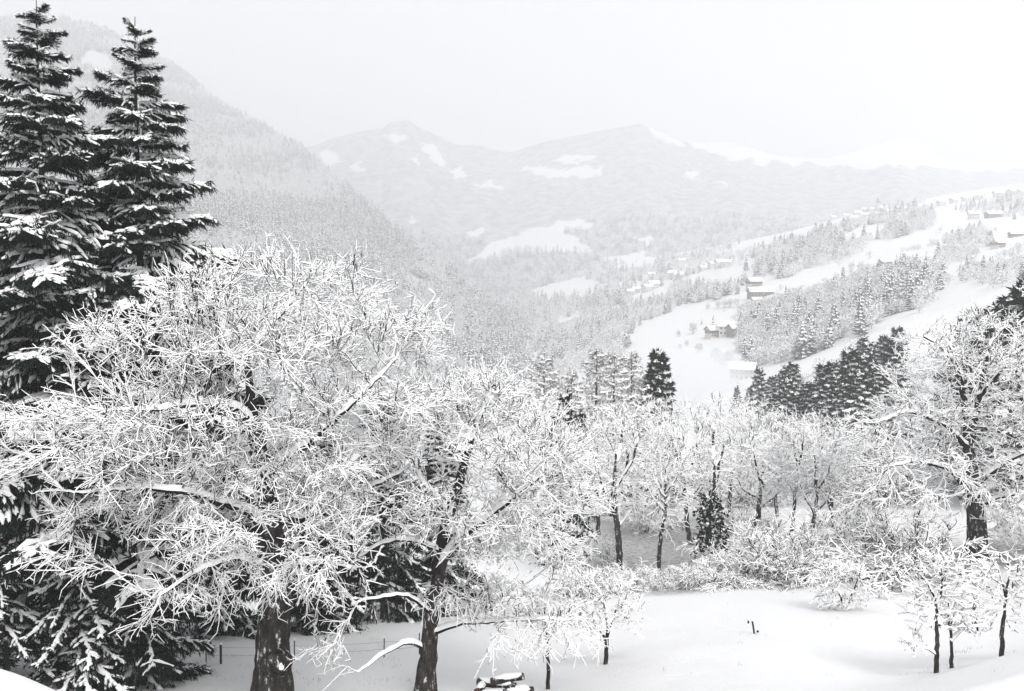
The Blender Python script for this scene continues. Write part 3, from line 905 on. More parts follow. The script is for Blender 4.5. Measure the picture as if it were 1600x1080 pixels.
# second tree, curved trunk
tr_ = np.random.default_rng(102)
B = ground_at(664, 31.0); B[2] -= 0.15
P = lambda px, py, Y: rel(px, py, Y, B)
paths = [
 ([np.zeros(3), P(668, 1020, 31), P(674, 970, 31), P(682, 920, 31), P(688, 880, 31), P(705, 855, 31), P(718, 840, 31)], [0.44, 0.32, 0.28, 0.25, 0.22, 0.18, 0.13]),
 ([P(684, 900, 31), P(690, 850, 31.2), P(702, 800, 31.3), P(716, 760, 31.4), P(735, 690, 31.5), P(755, 640, 31.6)], [0.25, 0.21, 0.18, 0.15, 0.10, 0.06]),
 ([P(718, 840, 31), P(760, 810, 30.8), P(810, 770, 30.6), P(850, 740, 30.5)], [0.16, 0.13, 0.09, 0.05]),
 ([P(670, 990, 31), P(720, 972, 30.7), P(790, 970, 30.4), P(850, 966, 30.2), P(900, 968, 30)], [0.11, 0.09, 0.07, 0.05, 0.035]),
 ([P(668, 1015, 31), P(640, 1000, 30.7), P(600, 1020, 30.4), P(560, 1050, 30.2)], [0.11, 0.08, 0.06, 0.035]),
 ([P(690, 860, 31), P(640, 840, 31.4), P(590, 850, 31.8), P(550, 880, 32)], [0.11, 0.08, 0.06, 0.035]),
 ([P(702, 800, 31.3), P(660, 750, 31.6), P(640, 710, 32)], [0.1, 0.07, 0.04]),
 ([P(676, 960, 31), P(640, 930, 30.6), P(610, 930, 30.2), P(560, 940, 29.8)], [0.09, 0.07, 0.05, 0.03]),
]
ells = [ell(760, 720, 31, 150, 150, 3.6, B, 1.0), ell(840, 780, 31, 95, 140, 2.8, B, 1.0), ell(640, 790, 31.5, 110, 110, 2.6, B, 0.35), ell(740, 620, 31.5, 70, 60, 2.2, B, 0.9),
        ell(590, 980, 30.5, 100, 60, 2.0, B, 0.55), ell(850, 950, 30.2, 90, 70, 2.2, B, 0.8), ell(775, 880, 31.5, 120, 80, 2.4, B, 0.35)]
bare_tree('bare_tree', 'snow-laden bare tree with slimmer bent trunk beside the largest tree', 'tree', B, paths, ells, 4300, tr_, clumps=130, clump_size=0.17, flat=0.42, shell=0.2,
          step=0.2, kill=0.30, infl=3.0, twigs=1.35, twig_len=(0.35, 0.85), sub=3, snow_w=0.0045, snow_h=0.0175, snow_t=0.03, rtip=0.006, tw_r=(0.009, 0.004), wild=0.5, droop=0.04, sides=9)
print('second tree', ntris())

# broad tree at the right edge of the field
tr_ = np.random.default_rng(103)
B = ground_at(1528, 64.0); B[2] -= 0.3
P = lambda px, py, Y: rel(px, py, Y, B)
paths = [
 ([np.zeros(3), P(1526, 820, 64), P(1522, 780, 64), P(1516, 730, 64), P(1512, 690, 64)], [0.75, 0.65, 0.55, 0.45, 0.35]),
 ([P(1516, 740, 64), P(1508, 640, 64), P(1500, 585, 63.5), P(1488, 560, 63), P(1470, 540, 62.5), P(1440, 525, 62)], [0.36, 0.26, 0.2, 0.16, 0.11, 0.06]),
 ([P(1500, 585, 63.5), P(1492, 555, 63.8), P(1478, 530, 64)], [0.16, 0.12, 0.06]),
 ([P(1514, 700, 64), P(1530, 620, 64.3), P(1540, 570, 64.5), P(1548, 530, 64.8), P(1570, 510, 65)], [0.3, 0.22, 0.15, 0.1, 0.06]),
 ([P(1530, 620, 64.3), P(1560, 585, 63), P(1590, 550, 62), P(1625, 530, 61)], [0.16, 0.12, 0.09, 0.05]),
 ([P(1520, 770, 64), P(1480, 730, 62), P(1430, 720, 60.5), P(1380, 730, 59.5)], [0.25, 0.18, 0.12, 0.06]),
 ([P(1514, 700, 64), P(1470, 660, 63), P(1420, 640, 62), P(1370, 660, 61)], [0.22, 0.16, 0.1, 0.06]),
 ([P(1520, 760, 64), P(1570, 720, 63), P(1620, 700, 62), P(1680, 700, 62)], [0.25, 0.18, 0.12, 0.06]),
 ([P(1522, 790, 64), P(1590, 770, 62), P(1640, 780, 61)], [0.2, 0.14, 0.06]),
 ([P(1516, 740, 64), P(1500, 690, 66), P(1490, 640, 68)], [0.2, 0.14, 0.06]),
]
ells = [ell(1520, 600, 64, 125, 100, 7, B, 1.0), ell(1430, 715, 63, 100, 85, 6, B, 1.0), ell(1600, 690, 63, 140, 130, 7, B, 1.0), ell(1385, 780, 62, 70, 60, 4, B, 0.8), ell(1620, 800, 62, 90, 60, 5, B, 0.7), ell(1530, 540, 64.5, 90, 55, 5, B, 1.0)]
bare_tree('bare_tree', 'broad old bare tree with stout dark trunk at the far edge of the snow field', 'tree', B, paths, ells, 5000, tr_, clumps=210, clump_size=0.18, flat=0.5, shell=0.2, wild=0.42,
          step=0.36, kill=0.48, infl=5.5, twigs=1.1, twig_len=(0.45, 1.1), sub=2, rtip=0.011, snow_w=0.0095, snow_h=0.032, snow_t=0.052, droop=0.03, sides=9, tw_r=(0.013, 0.008), thin=0.08)
print('right tree', ntris())
# ------------------------------------------------------------------ conifers
def bough_geo(L, r, nlet=22, per=16, droop=0.30, hang=0.75, snow_k=1.0, nw=0.022, nl=(0.16, 0.36), fan=0.40, lift=0.10, cover=0.82, sww=1.0):
    """a spruce bough along +x: drooping axis, side shoots with hanging needle twigs, snow lying on top.
    returns foliage (v, f) and snow (v, f)"""
    def axis(s):
        return np.stack([s * L, 0.05 * L * np.sin(s * 3 + ph), L * (lift * s - droop * s ** 1.7 + 0.10 * s ** 5)], -1)
    ph = r.uniform(0, 6)
    fol = Geo(); sn = Geo()
    s = np.sort(r.uniform(0.10, 0.97, nlet)); side = np.where(np.arange(nlet) % 2 == 0, 1.0, -1.0)
    b0 = axis(s)
    ln = L * fan * (1 - 0.72 * s) * r.uniform(0.65, 1.2, nlet) + 0.12
    ang = np.radians(r.uniform(42, 72, nlet)) * side
    d = np.stack([np.cos(ang), np.sin(ang), np.full(nlet, -0.12) + r.normal(0, 0.1, nlet)], 1)
    lets = twig_lines(b0, unit(d), ln, 4, r, 0.12, np.array([0.05, 0, -0.08]))
    ax = axis(np.linspace(0.03, 1, 4 * 4 + 1))
    ax[1:] += r.normal(0, 0.012 * L, (16, 3)) * [0.3, 1, 0.6]
    axl = np.stack([ax[0:5], ax[4:9], ax[8:13], ax[12:17]])
    lines = np.concatenate([lets, axl, axl])
    nL = len(lines)
    # needle twigs
    k = np.repeat(np.arange(nL), per); t = r.random(len(k)) * 3.999
    i = t.astype(int); f = (t - i)[:, None]
    p = lines[k, i] * (1 - f) + lines[k, i + 1] * f
    along = unit(lines[k, i + 1] - lines[k, i])
    dd = unit(along * 0.55 + np.array([0, 0, -hang]) * r.uniform(0.2, 1.2, len(k))[:, None] + r.normal(0, 0.42, (len(k), 3)))
    l = r.uniform(*nl, len(k))[:, None]
    sd = unit(np.cross(dd, unit(r.normal(size=(len(k), 3)))))
    w = (nw * r.uniform(0.7, 1.4, len(k)))[:, None]
    V = np.stack([p + np.array([0, 0, 0.015]), p + dd * l * .45 + sd * w, p + dd * l, p + dd * l * .45 - sd * w], 1).reshape(-1, 3)
    fol.add(V, np.arange(len(k))[:, None] * 4 + np.array([[0, 1, 2, 3]]))
    # snow lying along the shoots and the axis
    kf = np.where(np.arange(nL) < nlet, 1.0, 1.5) * snow_k
    n, m, _ = lines.shape
    dl = np.zeros_like(lines); dl[:, :-1] = lines[:, 1:] - lines[:, :-1]; dl[:, -1] = dl[:, -2]; dl = unit(dl)
    u = unit(UP - dl * dl[..., 2:3]); ss = np.cross(dl, u)
    kn = r.uniform(0.35, 1.5, (n, m)) * kf[:, None] * np.array([0.8, 1.1, 1.05, 0.95, 0.65])[None]
    keep = (r.random(n) < cover) | (np.arange(n) >= nlet)
    sw = (0.072 * sww * kn)[..., None]; sh = (0.075 * kn)[..., None]
    lift_ = u * 0.02
    A = lines + lift_ - ss * sw - u * sh * 0.35; Bm = lines + lift_ - ss * sw * .5 + u * sh * .8; T = lines + lift_ + u * sh
    Cm = lines + lift_ + ss * sw * .5 + u * sh * .8; D = lines + lift_ + ss * sw - u * sh * 0.35
    A[:, -1] += dl[:, -1] * sw[:, -1]; T[:, -1] += dl[:, -1] * sw[:, -1] * 1.4; D[:, -1] += dl[:, -1] * sw[:, -1]
    SV = np.stack([A, Bm, T, Cm, D], 2)[keep].reshape(-1, 3)
    n2 = keep.sum()
    i0 = (np.arange(n2)[:, None] * m + np.arange(m - 1)[None]).reshape(-1) * 5
    fs = np.concatenate([np.stack([i0 + q, i0 + q + 1, i0 + q + 6, i0 + q + 5], 1) for q in range(4)])
    sn.add(SV, fs)
    return (np.concatenate(fol.v), fol.f[0]), (np.concatenate(sn.v), sn.f[0])

def trunk_geo(h, r0, r, sides=9, lean=0.0, seg=14):
    z = np.linspace(-0.4, h, seg); rr = r0 * (1 - np.clip(z / h, 0, 1)) ** 0.9 + 0.012
    rr[0] *= 1.25
    cx = lean * z + 0.04 * np.sin(z * 0.5)
    a = np.linspace(0, 2 * math.pi, sides, endpoint=False)
    V = np.stack([cx[:, None] + rr[:, None] * np.cos(a), rr[:, None] * np.sin(a), np.repeat(z[:, None], sides, 1)], -1).reshape(-1, 3)
    i = np.arange(seg - 1)[:, None] * sides; k = np.arange(sides); kn = (k + 1) % sides
    Fq = np.stack([i + k, i + kn, i + kn + sides, i + k + sides], -1).reshape(-1, 4)
    return V, Fq

# shared boughs of the tall spruces
br = np.random.default_rng(55)
BOUGHS = []
for k in range(7):
    (fv, ff), (sv, sf) = bough_geo(3.0, br, nlet=42, per=32, droop=0.28 + 0.035 * k, hang=1.15, snow_k=1.0, cover=0.7, sww=0.62, fan=0.5, nl=(0.18, 0.5))
    BOUGHS.append((mesh_np('bough', fv, ff, M['needle'], False), mesh_np('snow', sv, sf, M['tree_snow'])))
for k in range(3):
    (fv, ff), (sv, sf) = bough_geo(3.0, br, nlet=22, per=34, droop=0.62 + 0.08 * k, hang=1.0, snow_k=1.0, fan=0.34, lift=0.05, cover=0.4)
    BOUGHS.append((mesh_np('bough', fv, ff, M['needle'], False), mesh_np('snow', sv, sf, M['tree_snow'])))

for k in range(3):          # sheltered boughs with little snow
    (fv, ff), (sv, sf) = bough_geo(3.0, br, nlet=30, per=34, droop=0.35 + 0.08 * k, hang=1.1, snow_k=0.8, cover=0.22, sww=0.7, fan=0.5, nl=(0.18, 0.5))
    BOUGHS.append((mesh_np('bough', fv, ff, M['needle'], False), mesh_np('snow', sv, sf, M['tree_snow'])))

def tall_spruce(label, base, h, rmax, r, first=0.2, n=80, r0=0.30, kinds=(0, 7), tip=0.25, power=0.8, group=None, one_side=None):
    root = thing('spruce_tree', label, 'tree', base, group)
    v, f = trunk_geo(h, r0, r)
    link('trunk', mesh_np('trunk', v, f, M['bark']), root)
    ga = 2.399963; a = r.uniform(0, 6)
    for k in range(n):
        t_ = (k + 0.5) / n
        z = h * (first + (0.985 - first) * t_ ** 0.9)
        q = 1 - (z / h - first) / (1 - first)
        L = rmax * (q ** power) * r.uniform(0.62, 1.12) + tip
        a += ga + r.normal(0, 0.25)
        fm, sm = BOUGHS[r.integers(*kinds)]
        o = link('bough', fm, root, (0.02, 0, z))
        o.rotation_euler = (r.normal(0, 0.08), -np.interp(q, [0, 0.25, 1], [0.75, 0.22, -0.05]) + r.normal(0, 0.10), a)
        s = L / 3.0
        o.scale = (s, s * r.uniform(0.9, 1.1) * np.interp(s, [0.1, 1], [1.5, 1.0]), s ** 0.75)
        link('snow', sm, o)
    return root

sr = np.random.default_rng(56)
def place(px, Y, sink=0.2):
    b_ = ground_at(px, Y); b_[2] -= sink; return b_

def h_for(px, py_top, Y):
    return float(at(px, py_top, Y)[2] - place(px, Y)[2])

tall_spruce('tallest dark spruce with bare trunk showing between snowy boughs, behind the largest tree', place(82, 34), h_for(82, 0, 34), 5.0, sr, 0.22, 112, 0.28, power=0.72, tip=0.2).rotation_euler = (0, 0.02, 0)
tall_spruce('tall spruce with its tip a little lower and long boughs reaching over the largest tree', place(228, 36), h_for(228, 26, 36), 5.5, sr, 0.2, 112, 0.28, power=0.74, tip=0.2).rotation_euler = (0, 0.018, 0)
tall_spruce('smaller drooping spruce with heavy snow on hanging boughs beside the snow bank', place(128, 31.5), 6.2, 2.1, sr, 0.08, 52, 0.13, kinds=(7, 10), power=0.7)
tall_spruce('slim young spruce with hanging snowy boughs, lowest of those by the snow bank', place(10, 31), 5.6, 1.7, sr, 0.2, 40, 0.10, kinds=(7, 10), power=0.7)
tall_spruce('dark bushy spruce close behind the lowest branches of the largest tree', place(222, 33), 7.0, 2.3, sr, 0.06, 56, 0.14, kinds=(9, 13), power=0.6)
for px, Y, top, rm, lab in ((95, 42, 520, 3.4, 'dark spruce filling the gap behind the two tallest spruces'), (-60, 33, 120, 3.4, 'dark spruce at the edge beside the tallest spruce'),
                        (505, 46, 640, 2.8, 'dark spruce behind the right side of the largest tree'), (600, 50, 610, 3.2, 'dark spruce behind the gap between the two foreground bare trees'),
                        (690, 52, 650, 2.8, 'dark spruce straight behind the bent trunk'), (355, 44, 700, 2.8, 'dark spruce hidden behind the trunk of the largest tree')):
    tall_spruce(lab, place(px, Y), h_for(px, top, Y), rm, sr, 0.06, 70, 0.2, power=0.6, kinds=(9, 13))

# mid-distance spruces: foliage and snow in one crown each
def mid_spruce(r, h=10.0, rmax=2.0, n=58, first=0.08, nlet=9, per=6, snow_k=1.5, nl=(0.25, 0.6), nw=0.06, power=0.8, droop=(0.25, 0.5), mats=None, hang=0.6, thin=False, upper=0.6):
    fol = Geo(); sn = Geo(); a = r.uniform(0, 6)
    for k in range(n):
        t_ = (k + 0.5) / n; z = h * (first + (0.98 - first) * t_ ** 0.85)
        q = 1 - (z / h - first) / (1 - first)
        L = rmax * q ** power * r.uniform(0.7, 1.15) + 0.22
        a += 2.4 + r.normal(0, 0.25)
        (fv, ff), (sv, sf) = bough_geo(L, r, max(4, int(nlet * (0.4 + 0.6 * q))), per, r.uniform(*droop), hang, snow_k * (0.65 + 0.35 * q), nw, nl, 0.42)
        el = np.interp(q, [0, 0.25, 1], [upper, 0.15, -0.12]) + r.normal(0, 0.08)
        ce, se, ca, sa = math.cos(el), math.sin(el), math.cos(a), math.sin(a)
        R = np.array([[ca * ce, -sa, -ca * se], [sa * ce, ca, -sa * se], [se, 0, ce]])
        fol.add(fv @ R.T + [0, 0, z], ff); sn.add(sv @ R.T + [0, 0, z], sf)
    v, f = trunk_geo(h, h * 0.016 + 0.03, r, 6, seg=6)
    return (mesh_np('trunk', v, f, M['bark']), fol.mesh('foliage', (mats or M['needle']), False), sn.mesh('snow', M['tree_snow']))

def conifer(name, meshes, label, base, group=None, rz=0.0, scale=1.0, wide=1.0):
    o = thing(name, label, 'tree', base, group, rz)
    o.scale = (scale * wide, scale * wide, scale)
    link('trunk', meshes[0], o)
    c = link('crown', meshes[1], o); link('snow', meshes[2], c)
    return o

mr = np.random.default_rng(57)
MIDS = [mid_spruce(mr, 10, 2.0 + 0.25 * k, 52, nlet=13, per=5, snow_k=1.6) for k in range(3)]
conifer('spruce_tree', mid_spruce(mr, 12, 2.6, 80, 0.1, 10, 9, 1.9, power=0.9), 'lone dark pointed spruce beside the larches, above the grove', place(1025, 128), None, 0.3, h_for(1025, 548, 128) / 12)
# dark spruces on the slope between the grove and the upper snow field
spots = [(1195, 205, 632), (1212, 200, 618), (1228, 196, 612), (1243, 190, 606), (1258, 192, 600), (1270, 186, 588), (1283, 182, 582), (1297, 188, 570), (1308, 178, 560), (1322, 180, 562), (1334, 176, 572), (1347, 182, 566), (1360, 190, 560), (1372, 196, 552), (1385, 190, 545),
         (1240, 215, 620), (1268, 220, 600), (1300, 222, 580), (1330, 225, 556), (1352, 228, 548), (1378, 230, 535), (1398, 226, 528), (1345, 262, 528), (1366, 268, 540), (1290, 250, 565), (1314, 256, 556), (1226, 236, 574), (1236, 240, 572), (1220, 242, 580),
         (1184, 262, 590), (1205, 258, 584), (1228, 256, 578), (1170, 300, 600), (1150, 306, 604), (1318, 172, 590), (1340, 170, 596), (1362, 178, 590), (1290, 176, 606), (1392, 184, 566)]
sg = 'dark spruces on the slope above the grove'
for k, (px, Y, top) in enumerate(spots):
    lab = ('snow-dusted dark spruce in the front row of the dense stand above the grove' if Y < 200 else 'snow-dusted dark spruce in the back rows of the dense stand' if px > 1240 else 'small snowy spruce at the thin end of the stand, near the chalet') if k else 'small snowy spruce at the thin end of the stand, near the chalet'
    b_ = place(px, Y)
    h = max(6.0, min(16, float(at(px, top, Y)[2] - b_[2])))
    conifer('spruce_tree', MIDS[k % 3], lab, b_, sg, mr.uniform(0, 6), h / 10 * mr.uniform(0.9, 1.25), mr.uniform(0.95, 1.2))
sg = 'dark spruces behind the broad old tree'
for k, (px, Y, top) in enumerate([(1545, 118, 478), (1565, 112, 462), (1588, 108, 448), (1610, 104, 452), (1632, 110, 440), (1600, 126, 440), (1570, 130, 470), (1555, 105, 500), (1582, 100, 500), (1612, 98, 490), (1530, 122, 500), (1640, 120, 430), (1515, 126, 482), (1498, 132, 500), (1590, 118, 440)]):
    b_ = place(px, Y)
    conifer('spruce_tree', MIDS[k % 3], 'dark snowy spruce rising behind the crown of the broad old tree', b_, sg, mr.uniform(0, 6), max(6, float(at(px, top, Y)[2] - b_[2])) / 10, 1.15)
sg = 'little spruces between foreground crowns and larches'
for px, Y, top in ((880, 74, 612), (905, 78, 640), (868, 80, 640)):
    b_ = place(px, Y)
    conifer('spruce_tree', MIDS[1], 'narrow snowy spruce between the bent tree and the larches', b_, sg, mr.uniform(0, 6), float(at(px, top, Y)[2] - b_[2]) / 10, 0.55)

# frosted larches
M['larch'], t, b = new_mat('larch_twigs', (0.22, 0.21, 0.20), 0.9, 0.05)
LARCH = [mid_spruce(mr, 12, 2.3, 66, 0.18, 7, 5, 0.85, (0.2, 0.45), 0.02, 0.55, (0.05, 0.3), M['larch'], 0.35, upper=0.4) for k in range(2)]
for k, (px, Y, top, w) in enumerate([(930, 118, 545, 1.0), (958, 114, 552, 1.0), (892, 126, 580, 0.9), (984, 122, 550, 1.0), (850, 136, 556, 0.9), (1000, 132, 590, 1.0)]):
    b_ = place(px, Y)
    conifer('larch_tree', LARCH[k % 2], 'pale frosted larch with slim dark trunk in the row beside the lone spruce', b_, 'frosted larches above the grove', mr.uniform(0, 6), float(at(px, top, Y)[2] - b_[2]) / 12, w)
print('conifers', ntris())
# ------------------------------------------------------------------ the grove below the field and its thickets
gr_ = np.random.default_rng(301)
def grove_tree(label, px, Y, py_top, half_w, lean_px, r, group=None, fork=0.45, n=1500, crown=0.5, trunk_r=0.2, name='bare_tree', extra=None, snow=1.0, **kw):
    """a slim bare tree: trunk, a few steep limbs, a rounded frosted crown (crown = share of height)"""
    B = place(px, Y, 0.25)
    gp = proj(B)
    py_top -= 10
    H = gp[1] - py_top                                   # pixels
    def P(dx, f): return rel(px + dx, gp[1] - f * H, Y, B)
    k = Y / F
    top = 1 - crown
    paths = [([np.zeros(3), P(lean_px * .4, fork * .55), P(lean_px * .8, fork), P(lean_px, min(0.78, fork + 0.25))], [trunk_r, trunk_r * .85, trunk_r * .7, trunk_r * .3])]
    paths[0][0][1:] = [p_ + np.array([r.normal(0, .12), r.normal(0, .12), 0]) for p_ in paths[0][0][1:]]
    for q in range(6):
        a = r.uniform(0, 6.28); f0 = fork + r.uniform(-0.16, 0.2)
        p0 = P(lean_px * f0 / max(fork, .1) * .8, f0)
        e = p0 + np.array([math.cos(a) * half_w * k * .55, math.sin(a) * half_w * k * .5, H * k * r.uniform(0.16, 0.36)])
        m_ = (p0 + e) / 2 + np.array([math.cos(a), math.sin(a), -0.4]) * half_w * k * 0.12
        paths.append(([p0, m_, e], [trunk_r * .55, trunk_r * .4, trunk_r * .2]))
    c = P(lean_px, 1 - crown * 0.52)
    ells = [(c[0], c[1], c[2], half_w * k, half_w * k * 0.9, H * k * crown * 0.5, 1.0), (c[0], c[1], c[2] - H * k * crown * .22, half_w * k * .8, half_w * k * .75, H * k * crown * 0.32, 0.7)]
    if extra:
        for (ex, ey, erx, ery) in extra: ells.append(ell(ex, ey, Y, erx, ery, erx * k * .8, B, 0.8))
    sc = Y / 75.0
    return bare_tree(name, label, 'tree', B, paths, ells, n, r, step=0.34 * sc, kill=0.46 * sc, infl=4.5, twigs=1.0, twig_len=(0.5 * sc, 1.2 * sc), sub=2,
                     rtip=0.010, snow_w=0.0115 * sc * snow, snow_h=0.03 * sc * snow, snow_t=0.045 * sc * snow, droop=0.02, sides=7, split=False, group=group, thin=0.07, shell=0.15,
                     tw_r=(0.010, 0.007), wild=0.4, trop=(0, 0, 0.12), **kw)

g = 'bare trees of the grove'
grove_tree('bare grove tree with stout dark trunk beside the leaning snowy stem', 968, 66, 640, 66, -6, gr_, g, 0.46, 1300, 0.6, 0.26)
grove_tree('slim bare tree with two parallel stems standing in the grey clearing', 1028, 68, 662, 52, 10, gr_, g, 0.42, 1000, 0.72, 0.17)
grove_tree('bare tree rising behind the ivy-clad trunk', 1078, 88, 628, 64, -14, gr_, g, 0.38, 1100, 0.6, 0.24)
IVY = grove_tree('bare tree with trunk wrapped in dark ivy', 1108, 70, 690, 34, 6, gr_, None, 0.6, 500, 0.4, 0.26)
grove_tree('crooked bare tree with wide dark forked limbs in the grove', 1172, 84, 640, 84, 18, gr_, g, 0.26, 1500, 0.62, 0.30)
grove_tree('slender bare tree against the bright snow behind the grove', 1232, 76, 676, 54, 14, gr_, g, 0.5, 900, 0.5, 0.18)
grove_tree('slender straight bare tree next to the broad old tree', 1273, 74, 650, 56, 2, gr_, g, 0.36, 1100, 0.62, 0.18)
grove_tree('thin bare tree leaning towards the broad old tree', 1306, 82, 700, 46, -24, gr_, g, 0.5, 700, 0.5, 0.14)
grove_tree('bare tree at the back of the grove below the lone spruce', 1010, 100, 630, 66, 0, gr_, g, 0.4, 1000, 0.6, 0.24)
grove_tree('wide pale bare tree behind the crooked one', 1140, 104, 625, 76, 0, gr_, g, 0.4, 1100, 0.6, 0.26)
grove_tree('pale round bare tree below the dark spruce stand', 1215, 108, 655, 58, 0, gr_, g, 0.4, 800, 0.6, 0.22)
grove_tree('pale bare tree close under the larches', 935, 96, 655, 60, 0, gr_, g, 0.4, 800, 0.6, 0.22)
grove_tree('pale bare tree under the dark stand next to the broad old tree', 1300, 112, 655, 56, 0, gr_, g, 0.4, 800, 0.6, 0.2)
print('grove', ntris())

# ivy leaves on the wrapped trunk, snow lying on them
def ivy(root, h, rad, r, n=1500):
    z = h * r.random(n) ** 0.8; a = r.uniform(0, 6.28, n)
    rr = rad * (0.5 + 0.8 * r.random(n)) * np.interp(z / h, [0, .25, .8, 1], [0.8, 1.15, 0.8, 0.4]) * (1 + 0.9 * fbm(a * 1.3, z * 0.9, 12))
    c = np.stack([rr * np.cos(a) + 0.02 * z, rr * np.sin(a), z], 1)
    def leaves(sel, size, lift):
        nn = len(sel)
        d = unit(np.stack([np.cos(a[sel]), np.sin(a[sel]), np.full(nn, -0.5)], 1) + r.normal(0, .4, (nn, 3)))
        s = unit(np.cross(d, unit(r.normal(size=(nn, 3))))); p = c[sel] + np.array([0, 0, lift])
        L = size * r.uniform(.7, 1.4, nn)[:, None]
        V = np.stack([p, p + d * L * .5 + s * L * .45, p + d * L, p + d * L * .5 - s * L * .45], 1).reshape(-1, 3)
        return V, np.arange(nn)[:, None] * 4 + np.array([[0, 1, 2, 3]])
    v, f = leaves(np.arange(n), 0.22, 0)
    o = link('ivy', mesh_np('ivy', v, f, M['needle'], False), root); o['kind'] = 'stuff'
    v, f = leaves(r.choice(n, int(n * .28), replace=False), 0.22, 0.08)
    q = link('snow', mesh_np('snow', v, f, M['tree_snow'], False), o); q['kind'] = 'stuff'
ivy(IVY, 5.6, 0.85, gr_)

# shrubs: many stems arching from one stool
def shrub_parts(r, h=2.2, w=2.0, stems=26, arch=0.6, per=16, snow=1.0, nseg=6):
    n = stems
    a = r.uniform(0, 6.28, n); el = r.uniform(0.45, 1.35, n)
    d = np.stack([np.cos(a) * np.cos(el) * w / h, np.sin(a) * np.cos(el) * w / h, np.sin(el)], 1)
    base = np.stack([np.cos(a) * .12 * w, np.sin(a) * .12 * w, np.full(n, -0.15)], 1) * r.uniform(.2, 1, (n, 1))
    T1 = twig_lines(base, unit(d), h * r.uniform(0.7, 1.3, n), nseg, r, 0.09, np.array([0, 0, -arch * 0.16]))
    bi = np.repeat(np.arange(n), per); k = r.integers(2, nseg + 1, len(bi))
    dp = unit(T1[bi, k] - T1[bi, k - 1])
    T2 = twig_lines(T1[bi, k], unit(dp * .7 + unit(r.normal(size=(len(bi), 3))) * .6), h * r.uniform(.12, .32, len(bi)), 3, r, 0.12, np.array([0, 0, -arch * 0.12]))
    b3 = np.repeat(np.arange(len(T2)), 2); k3 = r.integers(1, 4, len(b3)); dp = unit(T2[b3, k3] - T2[b3, k3 - 1])
    T3 = twig_lines(T2[b3, k3], unit(dp * .7 + unit(r.normal(size=(len(b3), 3))) * .7), h * r.uniform(.06, .14, len(b3)), 2, r, 0.1, np.zeros(3))
    gs, gb = Geo(), Geo()
    for T, q in ((T1, 1.25), (T2, 1.0), (T3, .8)):
        sv, sf, bv, bf = twig_geo(T, .012 * q, .007 * q, .0095 * q * snow, .028 * q * snow, r)
        gs.add(sv, sf); gb.add(bv, bf)
    return gb.mesh('stems', M['twig']), gs.mesh('snow', M['tree_snow'])
SHRUB = [shrub_parts(gr_, 2.2, 2.2, 34, 0.9, 24), shrub_parts(gr_, 2.0, 2.8, 38, 1.4, 24), shrub_parts(gr_, 2.6, 1.8, 28, 0.5, 24), shrub_parts(gr_, 1.6, 2.4, 44, 0.7, 20, 0.45)]
def shrub(kind, label, px, Y, scale, group=None, name='shrub', dz=0.0, wide=1.0):
    b_ = place(px, Y, 0.05); b_[2] += dz
    o = thing(name, label, 'shrub', b_, group, gr_.uniform(0, 6)); o.scale = (scale * wide, scale * wide, scale)
    s_ = link('stems', SHRUB[kind][0], o); link('snow', SHRUB[kind][1], s_)
    return o
sg = 'shrubs along the lower edge of the snow field'
lab = 'snow-covered arching shrub in the thicket between the snow field and the grove'
for kind, px, Y, sc in [(3, 940, 58, .8), (3, 962, 60, .8), (0, 985, 60, .75), (3, 1010, 60, .8), (3, 1032, 61, .75), (3, 1052, 60, .7), (3, 1075, 61, .8), (1, 1098, 60, .9), (1, 1130, 59.5, 1.05), (1, 1155, 60, 1.0), (3, 1178, 61, .9), (2, 1200, 61, 1.25), (0, 1222, 61, 1.1), (0, 1248, 60, 1.2), (3, 1262, 60, 1.0), (1, 1180, 66, 1.0),
                        (0, 1272, 63, 1.3), (2, 1295, 64, 1.3), (0, 1318, 63, 1.3), (1, 1345, 62, 1.2), (0, 1370, 61, 1.3), (1, 1395, 60, 1.2), (2, 1415, 60, 1.3), (3, 1000, 63, .9), (3, 1045, 64, .8), (0, 1140, 66, .9), (0, 1240, 66, 1.2), (3, 1090, 64, .8),
                        (0, 920, 58, .9), (0, 900, 57, .9), (1, 1435, 60, 1.0), (0, 1210, 66, 1.1)]:
    lab = ('low frosted shrub in the thicket below the stout grove trunk' if px < 1020 else 'low frosted shrub in the thicket below the ivy-clad trunk' if px < 1092 else
           'arching snow-heaped shrub below the crooked grove tree' if px < 1190 else 'tall tangled frosted shrub near the lone round tree on the field' if px < 1300 else 'tall frosted shrub under the spreading branches of the broad old tree')
    shrub(kind, lab, px, Y, sc * 0.88, sg, wide=1.25)
for px, Y, sc in [(1200, 92, 1.0), (1290, 92, 1.2), (1335, 80, 1.1), (948, 72, .8), (1010, 98, 1.1), (1150, 98, 1.2), (1060, 100, 1.0)]:
    shrub(int(gr_.choice([0, 2, 3])), 'thin twiggy undergrowth bush standing among the grove trunks', px, Y, sc, 'undergrowth among the grove trunks', wide=0.9)
shrub(1, 'snow-heaped shrub under the crooked tree, above the thicket', 1150, 76, 1.6)
shrub(1, 'big frosted bush of drooping stems left of the stout dark trunk', 1425, 58, 1.9, wide=1.2)
sg2 = 'small frosted bushes beyond the grove'
for px, Y, sc in [(1180, 120, 1.6), (1255, 125, 1.5), (1330, 128, 2.2), (1290, 132, 2.0), (1360, 120, 2.4), (985, 140, 2.4), (1060, 138, 2.2), (1110, 134, 2.0), (1150, 140, 2.4), (1220, 140, 2.2), (900, 120, 2.2), (1395, 110, 2.2), (880, 108, 2.0)]:
    shrub(int(gr_.integers(0, 3)), 'pale frosted bush behind the grove trees', px, Y, sc, sg2, wide=1.25)

